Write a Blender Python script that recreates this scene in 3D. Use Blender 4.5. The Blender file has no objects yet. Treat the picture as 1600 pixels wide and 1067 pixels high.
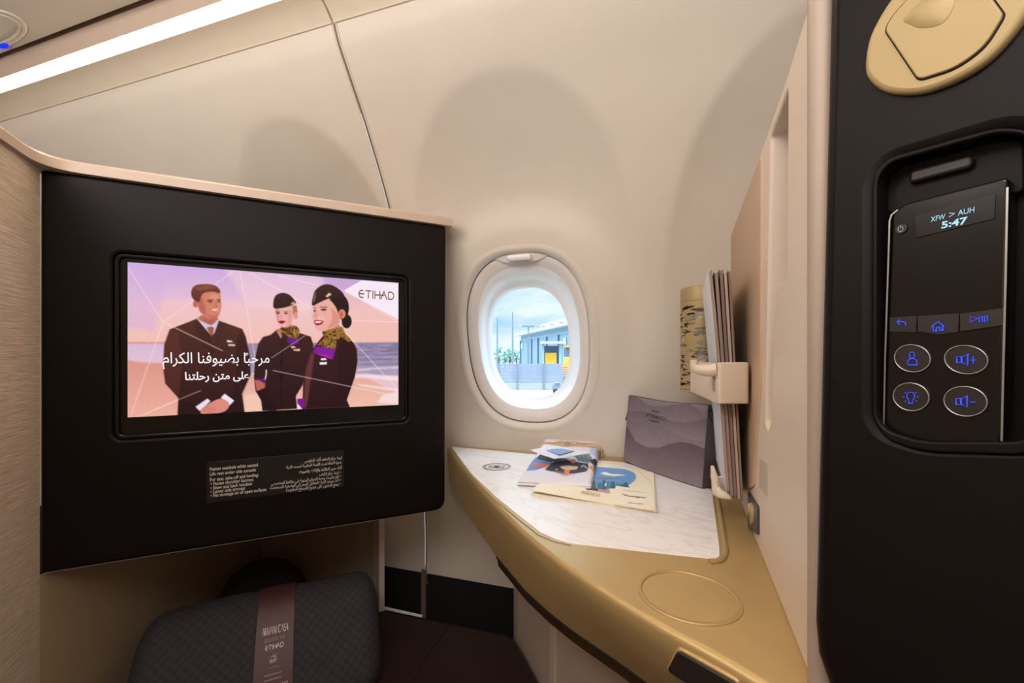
import bpy, math, random
import numpy as np
from mathutils import Vector
random.seed(7); rng = np.random.default_rng(7)
C = bpy.context.scene.collection
scene = bpy.context.scene

# ------------------------------------------------------------------ camera, world, lights, exposure
EYE = 1.02            # eye height above the cabin floor (all z below are relative to the eye)
F, CX, HY = 650.0, 800.0, 560.0
cam = bpy.data.cameras.new('camera'); cam_o = bpy.data.objects.new('camera', cam); C.objects.link(cam_o)
cam.sensor_width = 36.0; cam.sensor_fit = 'HORIZONTAL'; cam.lens = F / 1600 * 36.0
cam.shift_y = (HY - 533.5) / 1600; cam.clip_start = 0.01; cam.clip_end = 900
cam_o.location = (0, 0, EYE); cam_o.rotation_euler = (math.radians(90), 0, 0)
scene.camera = cam_o
scene.view_settings.view_transform = 'Standard'; scene.view_settings.look = 'None'
scene.view_settings.gamma = 1; scene.view_settings.use_curve_mapping = False
scene.view_settings.exposure = -0.04
scene.cycles.use_denoising = True
scene.cycles.max_bounces = 8; scene.cycles.diffuse_bounces = 5; scene.cycles.transparent_max_bounces = 12
scene.cycles.sample_clamp_indirect = 6

def lin(c):
    def f(v):
        v = v / 255.0
        return v / 12.92 if v <= 0.04045 else ((v + 0.055) / 1.055) ** 2.4
    return tuple(f(v) for v in c)

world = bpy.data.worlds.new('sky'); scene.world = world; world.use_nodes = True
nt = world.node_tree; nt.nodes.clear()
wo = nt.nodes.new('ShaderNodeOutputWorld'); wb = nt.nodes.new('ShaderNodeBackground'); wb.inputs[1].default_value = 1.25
tc = nt.nodes.new('ShaderNodeTexCoord'); mp = nt.nodes.new('ShaderNodeMapping'); mp.inputs['Scale'].default_value = (3, 3, 11)
nz = nt.nodes.new('ShaderNodeTexNoise'); nz.inputs['Scale'].default_value = 1.6; nz.inputs['Detail'].default_value = 5
cr = nt.nodes.new('ShaderNodeValToRGB')
cr.color_ramp.elements[0].position = 0.38; cr.color_ramp.elements[0].color = (*lin((168, 212, 246)), 1)
cr.color_ramp.elements[1].position = 0.62; cr.color_ramp.elements[1].color = (*lin((226, 243, 250)), 1)
nt.links.new(tc.outputs['Generated'], mp.inputs['Vector']); nt.links.new(mp.outputs[0], nz.inputs['Vector'])
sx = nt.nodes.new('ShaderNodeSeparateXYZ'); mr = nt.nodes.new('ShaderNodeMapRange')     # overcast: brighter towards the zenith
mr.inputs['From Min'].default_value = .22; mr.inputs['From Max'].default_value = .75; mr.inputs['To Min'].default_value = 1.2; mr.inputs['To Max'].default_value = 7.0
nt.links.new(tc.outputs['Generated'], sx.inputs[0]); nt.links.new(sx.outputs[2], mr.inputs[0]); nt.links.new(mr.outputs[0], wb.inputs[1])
nt.links.new(nz.outputs['Fac'], cr.inputs[0]); nt.links.new(cr.outputs[0], wb.inputs[0]); nt.links.new(wb.outputs[0], wo.inputs[0])

def lamp(name, kind, loc, energy, color, **kw):
    d = bpy.data.lights.new(name, kind); d.energy = energy; d.color = color
    for k, v in kw.items(): setattr(d, k, v)
    o = bpy.data.objects.new(name, d); C.objects.link(o); o.location = loc
    return o
def aim(o, to):
    o.rotation_euler = (Vector(to) - o.location).to_track_quat('-Z', 'Y').to_euler()
s_ = lamp('overcast_sun', 'SUN', (0, -40, 60), 1.2, (1, 0.97, 0.93), angle=0.5); aim(s_, (8, 10, 0))
a_ = lamp('cabin_ceiling_wash', 'AREA', (-0.34, -0.10, EYE + 0.60), 11.5, (1, 0.95, 0.895), shape='RECTANGLE', size=1.3, size_y=0.35)
aim(a_, (-0.05, 0.5, EYE - 0.2))
u_ = lamp('added_ceiling_fill', 'AREA', (-0.85, -0.45, EYE + 0.0), 27, (1, 0.95, 0.895), shape='RECTANGLE', size=1.2, size_y=0.2); u_.rotation_euler = (math.pi, 0, 0)  # unseen lamp added behind the camera, facing up to brighten the ceiling
STRIP_POWER = 27.0

# ------------------------------------------------------------------ helpers
def V(x, y, z): return Vector((x, y, z + EYE))
def ray(px, py): return Vector(((px - CX) / F, 1.0, (HY - py) / F))
def hitz(px, py, z):                       # view ray against a level plane z (eye relative)
    r = ray(px, py); k = z / r.z
    return Vector((r.x * k, r.y * k, z + EYE))
def hitp(px, py, P, N):
    r = ray(px, py); O = Vector((0, 0, EYE)); k = (P - O).dot(N) / r.dot(N)
    return O + r * k
def at(px, py, depth): return Vector((0, 0, EYE)) + ray(px, py) * depth
def proj(P): return (CX + F * P.x / P.y, HY - F * (P.z - EYE) / P.y)

BASE = {}
def link(o, parent=None):
    C.objects.link(o)
    if parent is not None: o.parent = parent
def thing(name, label, cat, loc, group=None):
    o = bpy.data.objects.new(name, None); o.empty_display_size = 0.02; C.objects.link(o); o.location = loc
    BASE[o.name] = Vector(loc); o['label'] = label; o['category'] = cat
    if group: o['group'] = group
    return o
def tag(o, label, cat, group=None, kind=None):
    o['label'] = label; o['category'] = cat
    if group: o['group'] = group
    if kind: o['kind'] = kind
    return o
def struct(o, label=None):
    o['kind'] = 'structure'
    if label: o['label'] = label
    return o
def mk(name, verts, faces, mat, parent=None, smooth=True, angle=40, mats=None, fmat=None):
    vs = [Vector(v) for v in verts]
    if parent is not None: b = BASE[parent.name]
    else:
        b = Vector((sum(v.x for v in vs) / len(vs), sum(v.y for v in vs) / len(vs), min(v.z for v in vs)))
    me = bpy.data.meshes.new(name)
    me.from_pydata([tuple(v - b) for v in vs], [], [tuple(f) for f in faces])
    for m in (mats or [mat]): me.materials.append(m)
    if fmat: me.polygons.foreach_set('material_index', fmat)
    me.validate(); me.update()
    if smooth:
        me.polygons.foreach_set('use_smooth', [True] * len(me.polygons))
        try: me.set_sharp_from_angle(angle=math.radians(angle))
        except Exception: pass
    o = bpy.data.objects.new(name, me)
    if parent is None: o.location = b; link(o)
    else: link(o, parent)
    BASE[o.name] = b
    return o
class MB:
    def __init__(s): s.v = []; s.f = []; s.m = []
    def add(s, vf, m=0):
        n = len(s.v); s.v += [Vector(v) for v in vf[0]]; s.f += [[i + n for i in f] for f in vf[1]]; s.m += [m] * len(vf[1]); return s
    def build(s, name, mat, parent=None, mats=None, **k):
        return mk(name, s.v, s.f, mat, parent, mats=mats, fmat=s.m if mats else None, **k)
def box(o, X, Y, Z, sx, sy, sz):           # o = centre of the bottom
    v = []
    for k in (0, 1):
        for (a, b) in ((-1, -1), (1, -1), (1, 1), (-1, 1)):
            v.append(o + X * (a * sx / 2) + Y * (b * sy / 2) + Z * (k * sz))
    return v, [[3, 2, 1, 0], [4, 5, 6, 7], [0, 1, 5, 4], [1, 2, 6, 5], [2, 3, 7, 6], [3, 0, 4, 7]]
XX, YY, ZZ = Vector((1, 0, 0)), Vector((0, 1, 0)), Vector((0, 0, 1))
def loft(rings, closed=True, cap0=False, cap1=False):
    n = len(rings[0]); v = [p for r in rings for p in r]; f = []
    for i in range(len(rings) - 1):
        for j in range(n if closed else n - 1):
            a, b = i * n + j, i * n + (j + 1) % n
            f.append([a, b, b + n, a + n])
    if cap0: f.append(list(range(n))[::-1])
    if cap1: f.append([(len(rings) - 1) * n + j for j in range(n)])
    return v, f
def gridf(nu, nv, fn):
    v = [fn(i / (nu - 1), j / (nv - 1)) for j in range(nv) for i in range(nu)]
    f = [[j * nu + i, j * nu + i + 1, (j + 1) * nu + i + 1, (j + 1) * nu + i] for j in range(nv - 1) for i in range(nu - 1)]
    return v, f
def tube(path, r, n=8, cap=True):
    path = [Vector(p) for p in path]; rings = []
    up = Vector((0.13, 0.21, 0.97)).normalized()
    for i, p in enumerate(path):
        t = (path[min(i + 1, len(path) - 1)] - path[max(i - 1, 0)]).normalized()
        a = t.cross(up)
        if a.length < 1e-4: a = t.cross(XX)
        a.normalize(); b = t.cross(a)
        rr = r[i] if isinstance(r, (list, tuple)) else r
        rings.append([p + a * (rr * math.cos(2 * math.pi * k / n)) + b * (rr * math.sin(2 * math.pi * k / n)) for k in range(n)])
    return loft(rings, True, cap, cap)
def rrect(x0, y0, x1, y1, r, n=6):
    p = []
    for (cx, cy, a0) in ((x1 - r, y0 + r, -90), (x1 - r, y1 - r, 0), (x0 + r, y1 - r, 90), (x0 + r, y0 + r, 180)):
        for k in range(n + 1):
            a = math.radians(a0 + 90 * k / n); p.append((cx + r * math.cos(a), cy + r * math.sin(a)))
    return p
def rpoly(pts, r, n=5):                    # polygon with rounded corners
    out = []; m = len(pts)
    for i in range(m):
        P, A, B = Vector(pts[i]).to_2d(), Vector(pts[i - 1]).to_2d(), Vector(pts[(i + 1) % m]).to_2d()
        rr = r[i] if isinstance(r, (list, tuple)) else r
        if rr <= 0: out.append((P.x, P.y)); continue
        da, db = (A - P), (B - P); la, lb = da.length, db.length
        k = min(rr, la * .45, lb * .45); a, b = P + da / la * k, P + db / lb * k
        for j in range(n + 1):
            t = j / n; q = a * (1 - t) ** 2 + P * 2 * t * (1 - t) + b * t * t; out.append((q.x, q.y))
    return out
def ellipse(cx, cy, rx, ry, n=48, e=2.0):
    p = []
    for k in range(n):
        a = 2 * math.pi * k / n; c, s = math.cos(a), math.sin(a)
        p.append((cx + rx * math.copysign(abs(c) ** (2 / e), c), cy + ry * math.copysign(abs(s) ** (2 / e), s)))
    return p
class Fr:                                  # a plane in the place: origin, X, Y, normal
    def __init__(s, O, N, Y=None):
        s.O = Vector(O); s.N = Vector(N).normalized(); Y = Vector(Y or ZZ)
        s.X = Y.cross(s.N).normalized(); s.Y = Y.normalized()
        s.Nn = s.X.cross(s.Y).normalized()
    def P(s, x, y, d=0.0): return s.O + s.X * x + s.Y * y + s.Nn * d
    def px(s, px, py, d=0.0):              # plane coordinates of a view ray
        q = hitp(px, py, s.O + s.Nn * d, s.Nn) - s.O - s.Nn * d
        xy = s.X.dot(s.Y); a, b = q.dot(s.X), q.dot(s.Y); den = 1 - xy * xy
        return ((a - xy * b) / den, (b - xy * a) / den)
def plate(outs, fr, th, bev=0.0, front=0.0, res=2):
    cu = bpy.data.curves.new('tmp', 'CURVE'); cu.dimensions = '2D'; cu.fill_mode = 'BOTH'
    for o in outs:
        sp = cu.splines.new('POLY'); sp.points.add(len(o) - 1); sp.use_cyclic_u = True
        for p, q in zip(sp.points, o): p.co = (q[0], q[1], 0, 1)
    cu.extrude = max(th / 2 - bev, 0); cu.bevel_depth = bev; cu.bevel_resolution = res; cu.offset = -bev
    ob = bpy.data.objects.new('tmp', cu); C.objects.link(ob)
    dg = bpy.context.evaluated_depsgraph_get(); ev = ob.evaluated_get(dg); me = ev.to_mesh()
    v = [fr.P(q.co.x, q.co.y, q.co.z - th / 2 + front) for q in me.vertices]; f = [list(q.vertices) for q in me.polygons]
    ev.to_mesh_clear(); bpy.data.objects.remove(ob); bpy.data.curves.remove(cu)
    return v, f
def text2d(body, align='LEFT', bold=0.0, space=1.0, line=1.0):
    cu = bpy.data.curves.new('tmp', 'FONT'); cu.body = body; cu.align_x = align; cu.offset = bold
    cu.space_character = space; cu.space_line = line; cu.resolution_u = 4
    ob = bpy.data.objects.new('tmp', cu); C.objects.link(ob)
    dg = bpy.context.evaluated_depsgraph_get(); ev = ob.evaluated_get(dg); me = ev.to_mesh()
    v = [(q.co.x, q.co.y) for q in me.vertices]; f = [list(q.vertices) for q in me.polygons]
    ev.to_mesh_clear(); bpy.data.objects.remove(ob); bpy.data.curves.remove(cu)
    return v, f
def strokes(lines, w):
    v, f = [], []
    for L in lines:
        ww = w
        if isinstance(L, tuple) and isinstance(L[1], (int, float)): L, ww = L
        n = len(L); base = len(v)
        for i, p in enumerate(L):
            a, b = L[max(i - 1, 0)], L[min(i + 1, n - 1)]
            if i == 0 and L[0] == L[-1]: a = L[-2]
            if i == n - 1 and L[0] == L[-1]: b = L[1]
            dx, dy = b[0] - a[0], b[1] - a[1]; l = math.hypot(dx, dy) or 1
            # mitre
            if 0 < i < n - 1:
                d1 = (p[0] - a[0], p[1] - a[1]); l1 = math.hypot(*d1) or 1
                cosh = max(abs((d1[0] * dx + d1[1] * dy) / (l1 * l)), .5)
            else: cosh = 1
            nx, ny = -dy / l * ww / 2 / cosh, dx / l * ww / 2 / cosh
            v += [(p[0] + nx, p[1] + ny), (p[0] - nx, p[1] - ny)]
        for i in range(n - 1): f.append([base + 2 * i, base + 2 * i + 1, base + 2 * i + 3, base + 2 * i + 2])
    return v, f
def arc(cx, cy, rx, ry, a0, a1, n=14):
    return [(cx + rx * math.cos(math.radians(a0 + (a1 - a0) * k / n)), cy + ry * math.sin(math.radians(a0 + (a1 - a0) * k / n))) for k in range(n + 1)]
def fit(vf, fr, x0, y0, x1, y1, d=0.0006, bbox=None):   # 2-D shape scaled into a box of the plane
    v, f = vf
    if bbox is None:
        xs = [p[0] for p in v]; ys = [p[1] for p in v]; bbox = (min(xs), min(ys), max(xs), max(ys))
    bx0, by0, bx1, by1 = bbox
    return [fr.P(x0 + (p[0] - bx0) / (bx1 - bx0) * (x1 - x0), y0 + (p[1] - by0) / (by1 - by0) * (y1 - y0), d) for p in v], f
def fitpx(vf, fr, xl, yb, xr, yt, d=0.0006, bbox=None):  # lower-left and upper-right seen at these photo points
    a, b = fr.px(xl, yb, d), fr.px(xr, yt, d)
    return fit(vf, fr, a[0], a[1], b[0], b[1], d, bbox)
# Arabic letters: (isolated, final, initial, medial)
AR = {'ا': 'ﺍﺎ', 'أ': 'ﺃﺄ', 'إ': 'ﺇﺈ', 'آ': 'ﺁﺂ', 'ب': 'ﺏﺐﺑﺒ', 'ت': 'ﺕﺖﺗﺘ', 'ث': 'ﺙﺚﺛﺜ', 'ج': 'ﺝﺞﺟﺠ', 'ح': 'ﺡﺢﺣﺤ', 'خ': 'ﺥﺦﺧﺨ',
      'د': 'ﺩﺪ', 'ذ': 'ﺫﺬ', 'ر': 'ﺭﺮ', 'ز': 'ﺯﺰ', 'س': 'ﺱﺲﺳﺴ', 'ش': 'ﺵﺶﺷﺸ', 'ص': 'ﺹﺺﺻﺼ', 'ض': 'ﺽﺾﺿﻀ', 'ط': 'ﻁﻂﻃﻄ', 'ع': 'ﻉﻊﻋﻌ',
      'غ': 'ﻍﻎﻏﻐ', 'ف': 'ﻑﻒﻓﻔ', 'ق': 'ﻕﻖﻗﻘ', 'ك': 'ﻙﻚﻛﻜ', 'ل': 'ﻝﻞﻟﻠ', 'م': 'ﻡﻢﻣﻤ', 'ن': 'ﻥﻦﻧﻨ', 'ه': 'ﻩﻪﻫﻬ', 'و': 'ﻭﻮ', 'ي': 'ﻱﻲﻳﻴ',
      'ى': 'ﻯﻰ', 'ة': 'ﺓﺔ', 'ء': 'ﺀ', 'ئ': 'ﺉﺊﺋﺌ', '#': 'ﻻﻼ', '%': 'ﻷﻸ', '&': 'ﻹﻺ'}
def arabic(s):
    s = s.replace('لا', '#').replace('لأ', '%').replace('لإ', '&'); out = []
    for i, c in enumerate(s):
        if c not in AR: out.append(c); continue
        fm = AR[c]; p = s[i - 1] if i else ' '; n = s[i + 1] if i + 1 < len(s) else ' '
        jp = p in AR and len(AR[p]) == 4 and len(fm) > 1
        jn = len(fm) == 4 and n in AR and n != 'ء'
        out.append(fm[3] if jp and jn else fm[1] if jp else fm[2] if jn else fm[0])
    return ''.join(out[::-1])
def etihad():
    w = .17; L = []
    L.append(arc(.52, .5, .5, .43, 62, 298, 20)); L.append([(.1, .52), (.92, .52)])
    L.append([(1.12, .93), (2.12, .93)]); L.append([(1.62, .93), (1.62, 0)])
    L.append([(2.4, 1), (2.4, 0)])
    L.append([(2.75, 1), (2.75, 0)]); L.append([(2.75, .5), (4.4, .5)]); L.append([(3.6, 1), (3.6, 0)])
    L.append([(3.75, 0), (4.3, .95), (4.85, 0)])
    L.append([(5.1, .06), (5.1, .94)]); L.append([(5.1, .94), (5.5, .94)] + arc(5.5, .5, .55, .44, 85, -85, 12) + [(5.1, .06)])
    return strokes(L, w)
def didone():
    T, t = .17, .04; L = []
    def A(x): return [([(x, 0), (x + .38, 1)], t), ([(x + .38, 1), (x + .76, 0)], T), ([(x + .14, .35), (x + .6, .35)], t)]
    def S(x): return [(arc(x + .25, .74, .22, .22, 30, 230, 12) + arc(x + .25, .26, .24, .24, 80, -150, 12), .11)]
    L += A(0)
    L += [([(.95, 0), (.95, 1)], T), ([(.95, .97)] + arc(1.15, .75, .25, .22, 90, -90, 10) + [(.95, .53)], .07), ([(1.15, .53), (1.5, 0)], T)]
    L += [([(1.68, 0), (1.68, 1)], t), ([(1.68, 1), (2.08, 0)], T), ([(2.08, 0), (2.48, 1)], t), ([(2.48, 1), (2.48, 0)], T)]
    L += A(2.65)
    L += [([(3.6, 0), (3.6, 1)], t), ([(3.6, 1), (4.15, 0)], T), ([(4.15, 0), (4.15, 1)], t), ([(4.42, 0), (4.42, 1)], T)]
    L += [([(4.65, -.1), (5.0, 1.1)], t)]
    L += [(arc(5.55, .5, .38, .48, 45, 315, 18), .12)] + A(6.05) + S(6.95) + A(7.5)
    return strokes(L, t)

# ------------------------------------------------------------------ materials
MATS = {}
def mat(name, col, rough=.5, metal=0.0, bump=0.0, bscale=200, var=0.0, vscale=30, stretch=(1, 1, 1), spec=.5, coat=0.0):
    m = bpy.data.materials.new(name); m.use_nodes = True; n = m.node_tree; b = n.nodes['Principled BSDF']
    c = lin(col); b.inputs['Base Color'].default_value = (*c, 1); b.inputs['Roughness'].default_value = rough
    b.inputs['Metallic'].default_value = metal; b.inputs['Specular IOR Level'].default_value = spec
    if coat: b.inputs['Coat Weight'].default_value = coat; b.inputs['Coat Roughness'].default_value = .08
    t = n.nodes.new('ShaderNodeTexCoord'); p = n.nodes.new('ShaderNodeMapping'); p.inputs['Scale'].default_value = stretch
    n.links.new(t.outputs['Object'], p.inputs['Vector'])
    z = n.nodes.new('ShaderNodeTexNoise'); z.inputs['Scale'].default_value = vscale; z.inputs['Detail'].default_value = 4
    n.links.new(p.outputs[0], z.inputs['Vector'])
    r = n.nodes.new('ShaderNodeValToRGB'); v = max(var, .015)
    r.color_ramp.elements[0].position = .3; r.color_ramp.elements[1].position = .7
    r.color_ramp.elements[0].color = (*[max(x * (1 - v), 0) for x in c], 1); r.color_ramp.elements[1].color = (*[min(x * (1 + v), 1) for x in c], 1)
    n.links.new(z.outputs['Fac'], r.inputs[0]); n.links.new(r.outputs[0], b.inputs['Base Color'])
    if bump:
        z2 = n.nodes.new('ShaderNodeTexNoise'); z2.inputs['Scale'].default_value = bscale; z2.inputs['Detail'].default_value = 3
        n.links.new(p.outputs[0], z2.inputs['Vector'])
        bp = n.nodes.new('ShaderNodeBump'); bp.inputs['Strength'].default_value = bump; bp.inputs['Distance'].default_value = .002
        n.links.new(z2.outputs['Fac'], bp.inputs['Height']); n.links.new(bp.outputs[0], b.inputs['Normal'])
    MATS[name] = m; return m
def emit(name, col, s=1.0):
    m = bpy.data.materials.new(name); m.use_nodes = True; n = m.node_tree; n.nodes.clear()
    e = n.nodes.new('ShaderNodeEmission'); e.inputs[0].default_value = (*lin(col), 1); e.inputs[1].default_value = s
    o = n.nodes.new('ShaderNodeOutputMaterial'); n.links.new(e.outputs[0], o.inputs[0]); return m
def print_mat(name, rough=.55, glow=False):
    m = bpy.data.materials.new(name); m.use_nodes = True; n = m.node_tree
    a = n.nodes.new('ShaderNodeVertexColor'); a.layer_name = 'Col'
    b = n.nodes['Principled BSDF']; b.inputs['Roughness'].default_value = rough
    if glow:
        b.inputs['Base Color'].default_value = (0.004, 0.004, 0.004, 1); b.inputs['Roughness'].default_value = .5; b.inputs['Specular IOR Level'].default_value = .12
        b.inputs['Emission Strength'].default_value = 1.0
        n.links.new(a.outputs[0], b.inputs['Emission Color'])
    else: n.links.new(a.outputs[0], b.inputs['Base Color'])
    return m
M_wall = mat('cream_sidewall_laminate', (212, 203, 192), .55, bump=.12, bscale=260, var=.02, vscale=8)
M_ceil = mat('warm_grey_ceiling_panel', (190, 178, 166), .6, bump=.08, bscale=200)
M_valance = mat('cove_valance_plastic', (214, 200, 180), .5)
M_seam = mat('brown_grey_seam_rubber', (118, 104, 92), .5)
M_bead = mat('pale_seam_bead', (222, 212, 198), .4)
M_fabric = mat('beige_woven_wall_fabric', (216, 196, 176), .8, bump=.6, bscale=40, var=.2, vscale=30, stretch=(1, 1, 22))
M_cap = mat('taupe_trim_plastic', (200, 178, 162), .4)
M_black = mat('matt_black_shroud', (15, 9, 9), .5, var=.1, vscale=20, spec=.18)
M_bezel = mat('gloss_black_glass', (9, 8, 9), .18, spec=.4)
M_placard = mat('smoked_placard', (21, 18, 17), .4)
M_white_ink = mat('white_print', (226, 220, 212), .6)
M_gold = mat('champagne_gold_satin', (190, 162, 112), .4, metal=.5, bump=.04, bscale=900, var=.03)
M_gold2 = mat('pale_gold_paint', (166, 144, 100), .5, metal=.2)
M_bronze = mat('dark_bronze_trim', (70, 48, 26), .35, metal=.5)
M_cream = mat('cream_shell_plastic', (212, 196, 180), .4, bump=.05, bscale=500)
M_tan = mat('tan_padded_leather', (186, 158, 132), .5, bump=.2, bscale=300)
M_pocket = mat('brown_pocket_lining', (122, 100, 84), .6)
M_base = mat('beige_console_base', (196, 178, 162), .5)
M_maroon = mat('dark_maroon_leather', (36, 17, 16), .5, bump=.25, bscale=250, var=.1)
M_kick = mat('black_dado_carpet', (12, 11, 14), .9)
M_darkrub = mat('black_rubber_button', (30, 22, 20), .45)
M_floor = mat('dark_cabin_carpet', (60, 50, 46), .95, bump=.4, bscale=300, var=.2, vscale=200)
M_white = mat('white_window_plastic', (238, 238, 238), .35)
M_shade = mat('pale_pink_grey_blind', (222, 216, 212), .45)
M_paper = mat('cream_card_stock', (240, 230, 206), .7)
M_page = mat('magazine_page_edges', (150, 126, 114), .75, var=.35, vscale=700, stretch=(1, 1, .02))
M_cover = mat('pale_blue_white_cover', (214, 220, 232), .35, var=.12, vscale=14)
M_cover2 = mat('dark_magazine_cover', (44, 40, 46), .35)
M_cover3 = mat('taupe_magazine_cover', (104, 88, 82), .4)
M_twine = mat('natural_twine', (206, 172, 128), .85, var=.2, vscale=400)
M_silver = mat('brushed_silver', (170, 168, 166), .3, metal=.8)
M_glass_dark = mat('handset_black_glass', (14, 12, 12), .2, spec=.4)
M_blue = emit('blue_backlit_icon', (62, 84, 255), 1.3)
M_cyan = emit('display_characters', (190, 236, 255), 1.0)
M_scr_txt = emit('screen_text_white', (252, 246, 248), 1.0)
M_scr_gold = emit('screen_logo_gold', (150, 112, 84), .9)
M_led = emit('blue_led', (20, 40, 255), 2.0)
M_strip = emit('cove_light_diffuser', (255, 232, 196), STRIP_POWER)
gm = bpy.data.materials.new('window_glass'); gm.use_nodes = True; n = gm.node_tree; n.nodes.clear()
tr = n.nodes.new('ShaderNodeBsdfTransparent'); gl = n.nodes.new('ShaderNodeBsdfGlossy'); gl.inputs['Roughness'].default_value = .02
mx = n.nodes.new('ShaderNodeMixShader'); mx.inputs[0].default_value = .05; oo = n.nodes.new('ShaderNodeOutputMaterial')
n.links.new(tr.outputs[0], mx.inputs[1]); n.links.new(gl.outputs[0], mx.inputs[2]); n.links.new(mx.outputs[0], oo.inputs[0]); M_glass = gm
# marble
mm = mat('white_marble_laminate', (232, 228, 230), .28, spec=.5); n = mm.node_tree; b = n.nodes['Principled BSDF']
t = n.nodes.new('ShaderNodeTexCoord'); p = n.nodes.new('ShaderNodeMapping'); p.vector_type = 'TEXTURE'; p.inputs['Scale'].default_value = (.24, .075, 1); p.inputs['Rotation'].default_value = (0, 0, -.75)
z = n.nodes.new('ShaderNodeTexNoise'); z.inputs['Scale'].default_value = 3.2; z.inputs['Detail'].default_value = 7; z.inputs['Distortion'].default_value = .8
r = n.nodes.new('ShaderNodeValToRGB'); e = r.color_ramp.elements
e[0].position = .46; e[0].color = (*lin((236, 233, 234)), 1); e[1].position = .53; e[1].color = (*lin((236, 233, 234)), 1)
k = r.color_ramp.elements.new(.495); k.color = (*lin((222, 218, 220)), 1)
n.links.new(t.outputs['Object'], p.inputs[0]); n.links.new(p.outputs[0], z.inputs[0]); n.links.new(z.outputs['Fac'], r.inputs[0]); n.links.new(r.outputs[0], b.inputs['Base Color'])
M_marble = mm

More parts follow.
